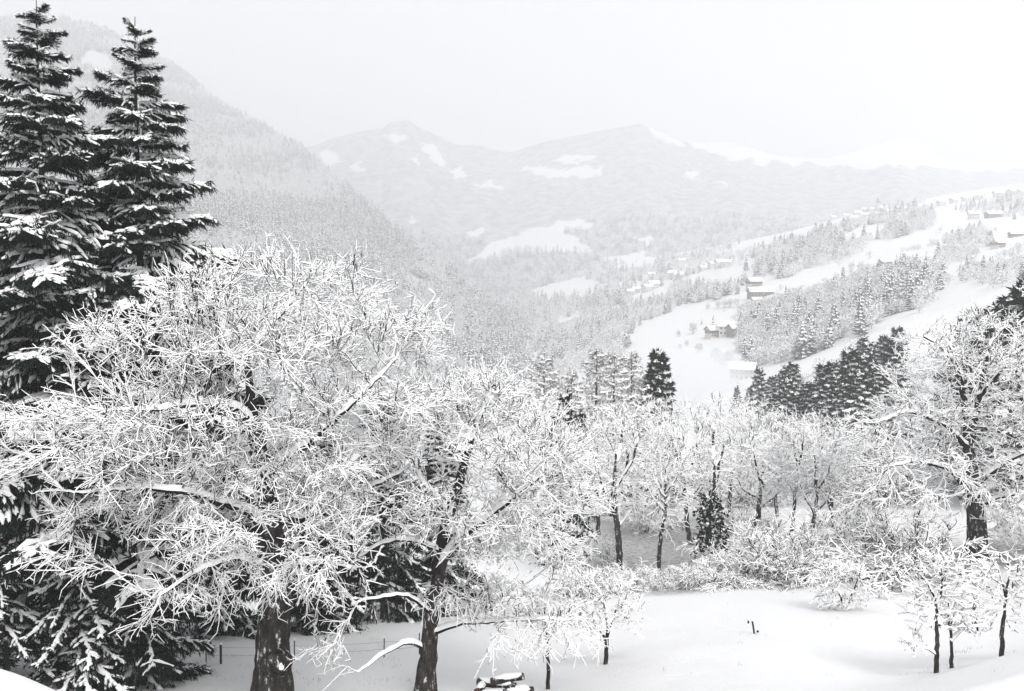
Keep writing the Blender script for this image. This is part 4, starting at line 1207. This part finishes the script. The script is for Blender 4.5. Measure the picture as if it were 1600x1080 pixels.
# small trees on the field
def small_tree(label, px, Y, py_top, paths_px, ell_px, r, n=700, snow=1.0, rt=0.10, group=None, cat='tree', name='bare_tree', split=False):
    B = place(px, Y, 0.1); P = lambda a, b_, dy=0.0: rel(a, b_, Y + dy, B)
    paths = [([np.zeros(3) if q[0] is None else P(*q) for q in pth], rad) for pth, rad in paths_px]
    k = Y / F
    ells = [ell(a, b_, Y + dy, rx, ry, rx * k * .8, B, 1.0) for (a, b_, rx, ry, dy) in ell_px]
    return bare_tree(name, label, cat, B, paths, ells, n, r, step=0.17, kill=0.22, infl=2.2, twigs=0.9, twig_len=(0.18, 0.45), sub=2, rtip=0.009,
                     snow_w=0.015 * snow, snow_h=0.04 * snow, snow_t=0.06 * snow, droop=0.03, sides=8, split=split, group=group, thin=0.05, shell=0.1, tw_r=(0.009, 0.006), wild=0.45, plaster=0.034)
st = np.random.default_rng(401)
N0 = (None,)
small_tree('young tree with thick snow caps and a low side branch on the bank', 1463, 31.0, 860,
  [([N0, (1464, 1000), (1463, 960), (1464, 940), (1452, 915), (1440, 900)], [.085, .075, .065, .055, .045, .03]), ([(1464, 945), (1472, 920), (1473, 900), (1466, 870)], [.05, .04, .03, .02]), ([(1473, 905), (1483, 880), (1490, 860)], [.03, .025, .02]), ([(1462, 1022), (1445, 1010), (1425, 1015)], [.035, .025, .015])],
  [(1465, 905, 48, 48, 0), (1440, 950, 36, 42, 0), (1500, 940, 34, 50, .3), (1430, 1005, 24, 18, 0)], st, 1000, .85)
small_tree('short double-stemmed young tree between the two taller ones on the bank', 1487, 31.6, 940,
  [([N0, (1486, 1020), (1488, 1000), (1482, 970), (1482, 940)], [.07, .06, .055, .04, .025]), ([(1488, 1002), (1497, 985), (1520, 978), (1555, 980)], [.05, .04, .03, .02]), ([(1484, 985), (1492, 960), (1496, 935)], [.03, .025, .02])],
  [(1500, 960, 34, 30, 0), (1530, 975, 30, 22, 0)], st, 300, .9)
small_tree('young tree with upright dark trunk and thick snow, highest on the bank', 1566, 32.0, 870,
  [([N0, (1565, 985), (1570, 955), (1571, 930), (1577, 900), (1575, 880)], [.085, .075, .065, .055, .045, .03]), ([(1571, 950), (1585, 930), (1600, 915)], [.045, .035, .02]), ([(1571, 935), (1568, 915), (1560, 890)], [.04, .03, .02])],
  [(1565, 905, 52, 40, 0), (1605, 940, 32, 44, 0), (1545, 940, 26, 26, 0), (1610, 900, 30, 36, 0)], st, 1000, .85)
small_tree('little round frosted tree with bent stem alone on the snow field', 1314, 49.0, 870,
  [([N0, (1318, 958), (1326, 950)], [.11, .09, .07]), ([(1322, 953), (1312, 930), (1300, 900)], [.06, .05, .03]), ([(1322, 952), (1335, 920), (1345, 890)], [.06, .05, .03])],
  [(1315, 910, 50, 38, 0), (1300, 935, 34, 22, 0), (1345, 930, 24, 20, 0)], st, 900, .8)
small_tree('slim small tree under the bough of the bent tree', 856, 31.5, 920,
  [([N0, (857, 1020), (855, 985), (850, 955)], [.075, .06, .05, .03]), ([(856, 1000), (875, 970), (890, 950)], [.035, .03, .02])],
  [(850, 950, 46, 34, 0), (895, 960, 30, 26, 0)], st, 380, .75)
small_tree('low frosted fruit tree with short forked trunk on the open snow', 946, 34.5, 890,
  [([N0, (948, 1010), (948, 1000)], [.09, .08, .07]), ([(948, 1005), (938, 985), (925, 960)], [.05, .04, .02]), ([(948, 1003), (955, 975), (965, 945)], [.05, .04, .02]), ([(948, 1004), (948, 970), (940, 930)], [.05, .035, .02])],
  [(945, 940, 52, 44, 0), (985, 960, 26, 36, 0), (910, 950, 26, 36, 0)], st, 800, .75)
print('mid done', ntris())
# ------------------------------------------------------------------ houses of the valley
M['plaster'], t, b = new_mat('pale_plaster', (0.62, 0.60, 0.57), 0.9, 0.1)
n = noise_node(t, 0.6, 4); r1 = ramp(t, n.outputs['Fac'], [(0.3, (0.55, 0.53, 0.50)), (0.7, (0.68, 0.66, 0.63))]); t.links.new(r1.outputs[0], b.inputs['Base Color'])
M['boards'], t, b = new_mat('weathered_boards', (0.09, 0.075, 0.065), 0.9, 0.1)
n = noise_node(t, 1.5, 4); r1 = ramp(t, n.outputs['Fac'], [(0.3, (0.17, 0.155, 0.145)), (0.7, (0.30, 0.27, 0.25))]); t.links.new(r1.outputs[0], b.inputs['Base Color'])
M['pane'], t, b = new_mat('dark_window', (0.03, 0.035, 0.04), 0.15, 0.5)
M['roof'], t, b = new_mat('roof_tiles', (0.2, 0.17, 0.16), 0.9, 0.1)

def boxes(lst):
    g_ = Geo()
    for (x0, y0, z0, x1, y1, z1) in lst:
        v = np.array([(x0, y0, z0), (x1, y0, z0), (x1, y1, z0), (x0, y1, z0), (x0, y0, z1), (x1, y0, z1), (x1, y1, z1), (x0, y1, z1)], float)
        g_.add(v, np.array([(3, 2, 1, 0), (4, 5, 6, 7), (0, 1, 5, 4), (1, 2, 6, 5), (2, 3, 7, 6), (3, 0, 4, 7)]))
    return g_

def gable(w, d, z, rise, over, thick):
    """a pitched slab, ridge along x"""
    x = w / 2 + over; y = d / 2 + over; dz = rise * over / (d / 2)
    V = []
    for s_ in (-x, x):
        V += [(s_, -y, z - dz), (s_, 0, z + rise), (s_, y, z - dz), (s_, -y, z - dz + thick), (s_, 0, z + rise + thick), (s_, y, z - dz + thick)]
    Fq = [(0, 1, 7, 6), (1, 2, 8, 7), (4, 3, 9, 10), (5, 4, 10, 11), (3, 0, 6, 9), (2, 5, 11, 8), (1, 0, 3, 4), (2, 1, 4, 5), (6, 7, 10, 9), (7, 8, 11, 10)]
    return np.array(V, float), np.array(Fq)

def house_meshes(w, d, h, rise, wood_top=False, wins=(4, 2), chimney=True, wall='plaster'):
    H_ = {}
    g_ = boxes([(-w / 2, -d / 2, -2.5, w / 2, d / 2, h)])
    # gable ends
    gv = np.array([(-w / 2 + .01, -d / 2, h), (-w / 2 + .01, 0, h + rise), (-w / 2 + .01, d / 2, h), (w / 2 - .01, -d / 2, h), (w / 2 - .01, 0, h + rise), (w / 2 - .01, d / 2, h)], float)
    g_.add(gv, np.array([(2, 1, 0), (3, 4, 5)]))
    H_['wall'] = g_.mesh('wall', M[wall], False)
    if wood_top:
        H_['boarding'] = boxes([(-w / 2 - .06, -d / 2 - .06, h * .52, w / 2 + .06, d / 2 + .06, h - .02)]).mesh('boarding', M['boards'], False)
        H_['balcony'] = boxes([(-w * .4, -d / 2 - 1.1, h * .5, w * .4, -d / 2, h * .5 + .12), (-w * .4, -d / 2 - 1.1, h * .5 + .12, w * .4, -d / 2 - 1.04, h * .5 + 1.0)]).mesh('balcony', M['boards'], False)
    v, f = gable(w, d, h, rise, .9, .18); H_['roof'] = mesh_np('roof', v, f, M['roof'], False)
    v, f = gable(w, d, h + .19, rise, .95, .42); H_['snow'] = mesh_np('snow', v, f, M['tree_snow'], False)
    H_['pane'] = boxes([(-.5, -.05, -.65, .5, .03, .65)]).mesh('window', M['pane'], False)
    H_['door'] = boxes([(-.55, -.06, 0, .55, .03, 2.1)]).mesh('door', M['boards'], False)
    if chimney: H_['chimney'] = boxes([(-.35, -.35, -.4, .35, .35, 1.3)]).mesh('chimney', M['plaster'], False)
    H_['dim'] = (w, d, h, rise, wins)
    return H_

def house(kind, label, loc, rz, name='farmhouse', cat='house', group=None, scale=1.0, windows=True):
    w, d, h, rise, wins = kind['dim']
    o = thing(name, label, cat, loc, group, rz, scale)
    wl = link('wall', kind['wall'], o)
    if 'boarding' in kind: link('boarding', kind['boarding'], o); link('balcony', kind['balcony'], o)
    rf = link('roof', kind['roof'], o); link('snow', kind['snow'], rf)
    if 'chimney' in kind: link('chimney', kind['chimney'], rf, (w * .2, d * .12, h + rise))
    if windows:
        for j in range(wins[1]):
            for i in range(wins[0]):
                x = -w / 2 + w * (i + .5) / wins[0]
                if j == 0 and i == wins[0] // 2:
                    link('door', kind['door'], o, (x, -d / 2 - .02, 0.0)); continue
                link('window', kind['pane'], o, (x, -d / 2 - (.10 if j and 'boarding' in kind else .02), h * (.26 + .5 * j)))
    return o

def ground_hit(px, py, y0=20.0):
    Ys = np.exp(np.linspace(math.log(y0), math.log(2900), 500))
    z = -0.3 * Ys; x = Ys * 0
    for _ in range(4):
        x = (px - 800) / F * (Ys * CP - z * SP); z = height(x, Ys)
    p = np.stack([x, Ys, z], -1)
    pp_ = proj(p)[:, 1]
    k = np.where(pp_ <= py)[0]
    return p[k[0]] if len(k) else p[-1]

K_CHALET = house_meshes(11, 8.5, 5.2, 2.4, True, (5, 2))
K_HOUSE = house_meshes(11, 9, 6.5, 2.6, False, (4, 2))
K_BARN = house_meshes(15, 9, 4.6, 2.6, False, (3, 1), False, 'boards')
K_LONG = house_meshes(19, 9, 4.2, 2.8, False, (7, 1), False, 'boards')
hr = np.random.default_rng(77)
house(K_CHALET, 'chalet with wide snow-covered roof standing just above the dark spruce stand', ground_hit(1160, 592, 250), -0.35, 'chalet')
house(K_CHALET, 'farmhouse with dark upper storey in the field above the mist', ground_hit(1117, 527, 450), 0.3)
house(K_HOUSE, 'white house next to the dark-storeyed farmhouse above the mist', ground_hit(1136, 524, 450), -0.2)
house(K_BARN, 'dark wooden barn beside the white house, at the wood edge', ground_hit(1156, 523, 450), 0.25, 'barn', 'barn')
house(K_LONG, 'long farm building with snowy roof at the foot of the steep field', ground_hit(1188, 464, 600), 0.1)
house(K_CHALET, 'farmhouse above the long farm building', ground_hit(1178, 449, 600), 0.3)
house(K_BARN, 'low barn below the long farm building', ground_hit(1184, 474, 600), 0.1, 'barn', 'barn', scale=.6)
house(K_BARN, 'small hay barn alone in the sloping snow field', ground_hit(1383, 414, 650), 0.2, 'barn', 'barn', scale=.6)
house(K_LONG, 'large barn with white roof beside a frosted clump on the upper terrace', ground_hit(1553, 340, 700), 0.12, 'barn', 'barn')
house(K_HOUSE, 'farmhouse on the upper terrace next to the large barn', ground_hit(1521, 343, 700), -0.2)
house(K_LONG, 'dark shed below the upper terrace', ground_hit(1587, 370, 600), 0.05, 'barn', 'barn', scale=.55)
house(K_CHALET, 'house in a garden of bare trees below the upper terrace', ground_hit(1559, 388, 600), 0.5, scale=.8)
K_MINI = house_meshes(11, 9, 6.0, 2.8, False, (3, 1), False)
village = [(1302, 344), (1312, 338), (1322, 341), (1331, 334), (1340, 338), (1349, 332), (1352, 341), (1361, 334), (1371, 340), (1380, 332), (1392, 336), (1404, 331), (1416, 334), (1428, 331), (1336, 346), (1360, 347)]
for k, (px, py) in enumerate(village):
    house(K_MINI, 'pale house with snowy roof in the village around the church tower', ground_hit(px, py, 900), hr.uniform(-.6, .6), 'village_house', 'house', 'houses of the village with the church', hr.uniform(.8, 1.2), True)
for k, (px, py) in enumerate([(1098, 424), (1106, 421), (1114, 419), (1126, 418), (1136, 417), (1074, 411), (1066, 413)]):
    house(K_MINI, 'small house of the hamlet under the village slope', ground_hit(px, py, 700), hr.uniform(-.6, .6), 'village_house', 'house', 'houses of the upper hamlet', hr.uniform(.8, 1.2))
for k, (px, py) in enumerate([(986, 462), (996, 458), (1012, 456), (1022, 451), (1018, 434), (1052, 434), (1062, 436)]):
    house(K_MINI, 'small house of the hamlet near the bottom of the valley', ground_hit(px, py, 700), hr.uniform(-.6, .6), 'village_house', 'house', 'houses of the lower hamlet', hr.uniform(.8, 1.2))
for k, (px, py) in enumerate([(1490, 318), (1508, 315), (1530, 312), (1560, 309), (1580, 306), (1596, 306), (1470, 322)]):
    house(K_MINI, 'small house on the highest visible terrace of the valley side', ground_hit(px, py, 900), hr.uniform(-.6, .6), 'village_house', 'house', 'houses on the highest terrace', hr.uniform(.8, 1.2))
# church
cl = ground_hit(1371, 333, 900)
ch = thing('church', 'church with tall pointed tower in the village', 'church', cl, None, 0.2)
link('wall', boxes([(-2.6, -2.6, -3, 2.6, 2.6, 17)]).mesh('tower', M['plaster'], False), ch).name = 'tower'
sv = np.array([(-2.9, -2.9, 17), (2.9, -2.9, 17), (2.9, 2.9, 17), (-2.9, 2.9, 17), (0, 0, 26)], float)
link('spire', mesh_np('spire', sv, [np.array([(0, 1, 4), (1, 2, 4), (2, 3, 4), (3, 0, 4)]), np.array([(3, 2, 1, 0)])], M['roof'], False), ch)
nv = link('nave', boxes([(2.6, -4, -3, 19, 4, 8)]).mesh('nave', M['plaster'], False), ch)
v, f = gable(16.4, 8, 8, 4, .5, .5); q = link('roof', mesh_np('roof', v, f, M['tree_snow'], False), ch, (10.8, 0, 0))

# lone frosted trees in the fields
RM = [o_.data for o_ in lib.objects if o_.name.startswith('b_round')]
RND = []
for k in range(3):
    v, f, mi = far_round_mesh('c', hr, 900, 0.66, 0.42, 0.42)
    nq = 900
    bl = Geo(); s1 = f[0][mi[:nq] == 1]; s0 = f[0][mi[:nq] == 0]
    RND.append((mesh_np('trunk', v, f[1], M['twig'], False), mesh_np('crown', v, s0, M['far_twig'], False), mesh_np('snow', v, s1, M['tree_snow'], False)))
def lone(px, py, h, label, group, y0=250):
    b_ = ground_hit(px, py, y0); b_[2] -= .2
    m_ = RND[hr.integers(0, 3)]
    o = thing('frosted_tree', label, 'tree', b_, group, hr.uniform(0, 6)); o.scale = (h * hr.uniform(.9, 1.2), h, h)
    link('trunk', m_[0], o); c = link('crown', m_[1], o); link('snow', m_[2], c)
g1 = 'lone trees in the field above the mist'
for px, py, h in [(1083, 523, 9), (1060, 527, 5), (1073, 540, 4), (1063, 547, 4), (1092, 552, 7), (1118, 566, 9), (1128, 572, 8), (1140, 570, 8), (1106, 484, 5), (1122, 482, 7), (1132, 482, 8), (1141, 481, 8), (1152, 481, 8), (1168, 484, 8), (1176, 487, 7)]:
    lone(px, py, h, 'round frosted tree in the snow field around the farmhouses above the mist', g1, 350)
g2 = 'lone trees on the upper fields'
for px, py, h in [(1330, 424, 8), (1345, 426, 9), (1356, 427, 8), (1368, 428, 7), (1490, 396, 9), (1500, 402, 10), (1512, 404, 10), (1525, 402, 9), (1520, 418, 8), (1592, 398, 9), (1582, 404, 8), (1570, 402, 6), (1485, 372, 5), (1500, 362, 5), (1532, 362, 5), (1540, 362, 5), (1555, 362, 5)]:
    lone(px, py, h, 'round frosted tree on the sloping fields below the upper terrace', g2, 420)
g3 = 'bushes along the edge of the long snow field'
for px, py, h in [(1345, 505, 5), (1375, 497, 5), (1393, 492, 5), (1410, 488, 6), (1430, 484, 7), (1320, 522, 4), (1290, 535, 4), (1260, 548, 5), (1235, 556, 4)]:
    lone(px, py, h, 'frosted bush on the rim of the long snow field', g3, 340)

# ------------------------------------------------------------------ small things of the foreground
M['post'], t, b = new_mat('old_post_wood', (0.05, 0.045, 0.04), 0.9, 0.1)
M['wire'], t, b = new_mat('fence_wire', (0.08, 0.08, 0.08), 0.6, 0.4)
M['iron'], t, b = new_mat('black_pipe', (0.02, 0.02, 0.022), 0.5, 0.4)
M['wood_cut'], t, b = new_mat('cut_wood', (0.10, 0.055, 0.045), 0.9, 0.1)

def tube(points, rad, sides=7, closed_end=True):
    p = np.asarray(points, float); n = len(p); rad = np.broadcast_to(np.asarray(rad, float), (n,))
    d = np.gradient(p, axis=0); u, s = ring_frame(unit(d))
    for k in range(1, n):
        if (u[k] * u[k - 1]).sum() < 0: u[k] *= -1; s[k] *= -1
    a = np.linspace(0, 2 * math.pi, sides, endpoint=False)
    V = (p[:, None] + rad[:, None, None] * (u[:, None] * np.cos(a)[None, :, None] + s[:, None] * np.sin(a)[None, :, None])).reshape(-1, 3)
    i = np.arange(n - 1)[:, None] * sides; k = np.arange(sides); kn = (k + 1) % sides
    Fq = [np.stack([i + k, i + kn, i + kn + sides, i + k + sides], -1).reshape(-1, 4)]
    if closed_end:
        V = np.concatenate([V, p[:1], p[-1:]]); c0 = n * sides
        Fq.append(np.concatenate([np.stack([kn, k, np.full(sides, c0)], 1), np.stack([k + (n - 1) * sides, kn + (n - 1) * sides, np.full(sides, c0 + 1)], 1)]))
    return V, Fq

def lump(rx, ry, rz, r, rough=0.15, nu=12, nv=7):
    u = np.linspace(0, 2 * math.pi, nu, endpoint=False); v = np.linspace(-0.5, 1.0, nv) * math.pi / 2
    U, V_ = np.meshgrid(u, v)
    k = 1 + rough * r.normal(size=U.shape); k[-1] = 1
    P_ = np.stack([rx * k * np.cos(V_) * np.cos(U), ry * k * np.cos(V_) * np.sin(U), rz * k * np.sin(V_)], -1)
    i = np.arange(nv - 1)[:, None] * nu; a = np.arange(nu); an = (a + 1) % nu
    return P_.reshape(-1, 3), np.stack([i + a, i + an, i + an + nu, i + a + nu], -1).reshape(-1, 4)

fr = np.random.default_rng(88)
# wire fence
posts = [(268, 37.5), (322, 37), (345, 36.5), (460, 37.5), (520, 38), (600, 38.5), (655, 39)]
F0 = ground_at(*posts[0])
fence = thing('wire_fence', 'low wire fence on thin dark posts crossing the snow behind the largest trunk', 'fence', F0)
tops = []
for k, (px, Y) in enumerate(posts):
    g0 = ground_at(px, Y) - F0; h = fr.uniform(.75, 1.0); rr = .045 if k == 2 else .022
    v, f = tube([g0 + [0, 0, -.3], g0 + [0.01, 0, h * .5], g0 + [0.02, 0, h]], rr, 6)
    p_ = link('post', mesh_np('post', v, f, M['post'], False), fence)
    v, f = lump(rr * 1.3, rr * 1.3, .06, fr, 0.1, 7, 4)
    link('snow', mesh_np('snow', v + g0 + [0.02, 0, h], f, M['tree_snow']), p_)
    tops.append(g0)
for hh in (.35, .65):
    for k in range(len(tops) - 1):
        a_, b_ = tops[k] + [0, 0, hh], tops[k + 1] + [0, 0, hh]
        v, f = tube([a_ + (b_ - a_) * q - np.array([0, 0, .05 * math.sin(q * math.pi)]) for q in np.linspace(0, 1, 5)], .005, 4)
        link('wire', mesh_np('wire', v, f, M['wire'], False), fence)

# snow-covered logs
lg = ground_at(788, 30.6) - np.array([0, 0, .12])
labs = ['thick log under a snow cap at the open end of the wood pile', 'log lying crosswise on the wood pile', 'log at the bottom of the wood pile, half sunk in snow', 'short log sticking out of the wood pile', 'long thin log across the front of the wood pile', 'topmost log of the wood pile, heaped with snow']
LOGS = [((0.45, 0.0, .22), 0.15, 1.0, .17), ((-.25, .2, .42), -0.3, 1.3, .13), ((-.35, -.1, .15), 0.1, 1.5, .16), ((-.75, .1, .35), 1.2, .7, .12), ((-.1, -.35, .10), -0.1, 1.7, .10), ((.1, .15, .62), 0.35, 1.1, .12)]
for (c_, a_, L_, r0), lb in zip(LOGS, labs):
    o = thing('log', lb, 'log', lg + np.array(c_), 'logs of the snow-covered wood pile', a_)
    v, f = tube([(x, 0.02 * math.sin(x * 5), 0) for x in np.linspace(-L_ / 2, L_ / 2, 5)], r0, 9, False)
    bk = link('bark', mesh_np('bark', v, f, M['bark']), o)
    for s_ in (-1, 1):
        v, f = tube([(s_ * L_ / 2 - .004 * s_, 0, 0), (s_ * L_ / 2 + .004 * s_, 0, 0)], r0 * .97, 9)
        link('cut_end', mesh_np('cut_end', v, f, M['wood_cut'], False), o)
    v, f = lump(L_ * .46, r0 * 1.1, r0 * .9, fr, .1, 14, 6)
    link('snow', mesh_np('snow', v + [0, 0, r0 * .62], f, M['tree_snow']), o)

# bent pipe in the open snow
pb = ground_hit(1174, 991, 25)
o = thing('standpipe', 'small black bent pipe sticking up out of the open snow field', 'pipe', pb, None, 0.0, 1.35)
v, f = tube([(.10, 0, -.2), (.08, 0, .05), (.05, 0, .25), (.02, 0, .38), (-.02, 0, .43), (-.07, 0, .43), (-.10, 0, .39), (-.10, 0, .33)], .03, 8)
link('pipe', mesh_np('pipe', v, f, M['iron']), o)
v, f = tube([(.16, 0, .06), (.22, 0, .09)], .035, 7); link('valve', mesh_np('valve', v, f, M['iron']), o)
v, f = lump(.10, .06, .06, fr, .1, 9, 5); link('snow', mesh_np('snow', v + [-.03, 0, .45], f, M['tree_snow']), o)

# the hollow where a limb broke from the great trunk, filled with snow
tb = np.array(big_tree.location)
c0 = at(436, 1036, 29.38) - tb
axd = unit(np.array([0.42, -0.85, 0.30]))
pts = [c0 - axd * .45, c0 - axd * .1, c0 + axd * .12, c0 + axd * .16, c0 + axd * .10, c0 - axd * .05]
v, f = tube(pts, [.50, .44, .40, .34, .28, .26], 14, False)
st_ = link('broken_limb', mesh_np('broken_limb', v + fr.normal(0, .018, v.shape), f, M['bark']), big_tree)
v, f = lump(.24, .14, .22, fr, .25, 14, 7)
link('snow', mesh_np('snow', v + c0 + axd * .05 + [-.03, 0, -.14], f, M['tree_snow']), st_)

# dry grass tips and fallen twigs showing through the snow
gn = 0; gv = []
spots_ = [(px, py, 34) for px, py in zip(fr.uniform(270, 660, 60), fr.uniform(985, 1075, 60))] + [(1500, 1022, 50), (1520, 1015, 40), (1540, 1005, 40), (1478, 1040, 30), (1450, 1050, 20), (1580, 1020, 24), (1240, 808, 20), (1170, 992, 14), (945, 1014, 16), (1315, 968, 18)]
spots_ += [(px, py, 10) for px, py in zip(fr.uniform(900, 1600, 40), fr.uniform(935, 1060, 40))] + [(px, py, 40) for px, py in zip(fr.uniform(950, 1180, 40), fr.uniform(815, 915, 40))]
for px, py, cnt in spots_:
    c_ = ground_hit(px, py, 22); m_ = max(3, int(cnt * fr.uniform(.15, .5)))
    x = c_[0] + fr.normal(0, .22, m_); y = c_[1] + fr.normal(0, .22, m_); z = height(x, y)
    b_ = np.stack([x, y, z - .03], 1); d_ = unit(np.stack([fr.normal(0, .35, m_), fr.normal(0, .35, m_), np.ones(m_)], 1)); L_ = fr.uniform(.06, .2, m_)[:, None]
    sd_ = unit(np.stack([fr.normal(size=m_), fr.normal(size=m_), np.zeros(m_)], 1)) * .007
    gv.append(np.stack([b_ - sd_, b_ + sd_, b_ + d_ * L_], 1))
gv = np.concatenate(gv).reshape(-1, 3)
M['straw'], t, b = new_mat('dry_grass', (0.12, 0.10, 0.075), 0.9, 0.1)
o = link('grass', mesh_np('grass', gv, np.arange(len(gv)).reshape(-1, 3), M['straw'], False)); o['kind'] = 'stuff'; o['label'] = 'dry grass tips poking through the snow'

# mist rising from the stream in the valley
mm = bpy.data.materials.new('mist_air'); mm.use_nodes = True; mm.node_tree.nodes.clear()
mo = mm.node_tree.nodes.new('ShaderNodeOutputMaterial'); mv = mm.node_tree.nodes.new('ShaderNodeVolumePrincipled')
mv.inputs['Color'].default_value = (0.93, 0.94, 0.95, 1); mv.inputs['Density'].default_value = 0.03
mm.node_tree.links.new(mv.outputs[0], mo.inputs['Volume'])
mc = at(1085, 588, 380)
u = np.linspace(0, 2 * math.pi, 28, endpoint=False); vv = np.linspace(-math.pi / 2, math.pi / 2, 16)
U, V_ = np.meshgrid(u, vv)
P_ = np.stack([22 * np.cos(V_) * np.cos(U), 40 * np.cos(V_) * np.sin(U), 11 * np.sin(V_)], -1) * (1 + .18 * np.sin(3 * U + 1)[..., None] * np.cos(V_)[..., None])
i = np.arange(15)[:, None] * 28; a = np.arange(28); an = (a + 1) % 28
o = link('mist', mesh_np('mist', P_.reshape(-1, 3), np.stack([i + a, i + an, i + an + 28, i + a + 28], -1).reshape(-1, 4), mm), None, mc)
o['kind'] = 'stuff'; o['label'] = 'pale mist drifting above the stream below the farmhouses'
print('things', ntris())
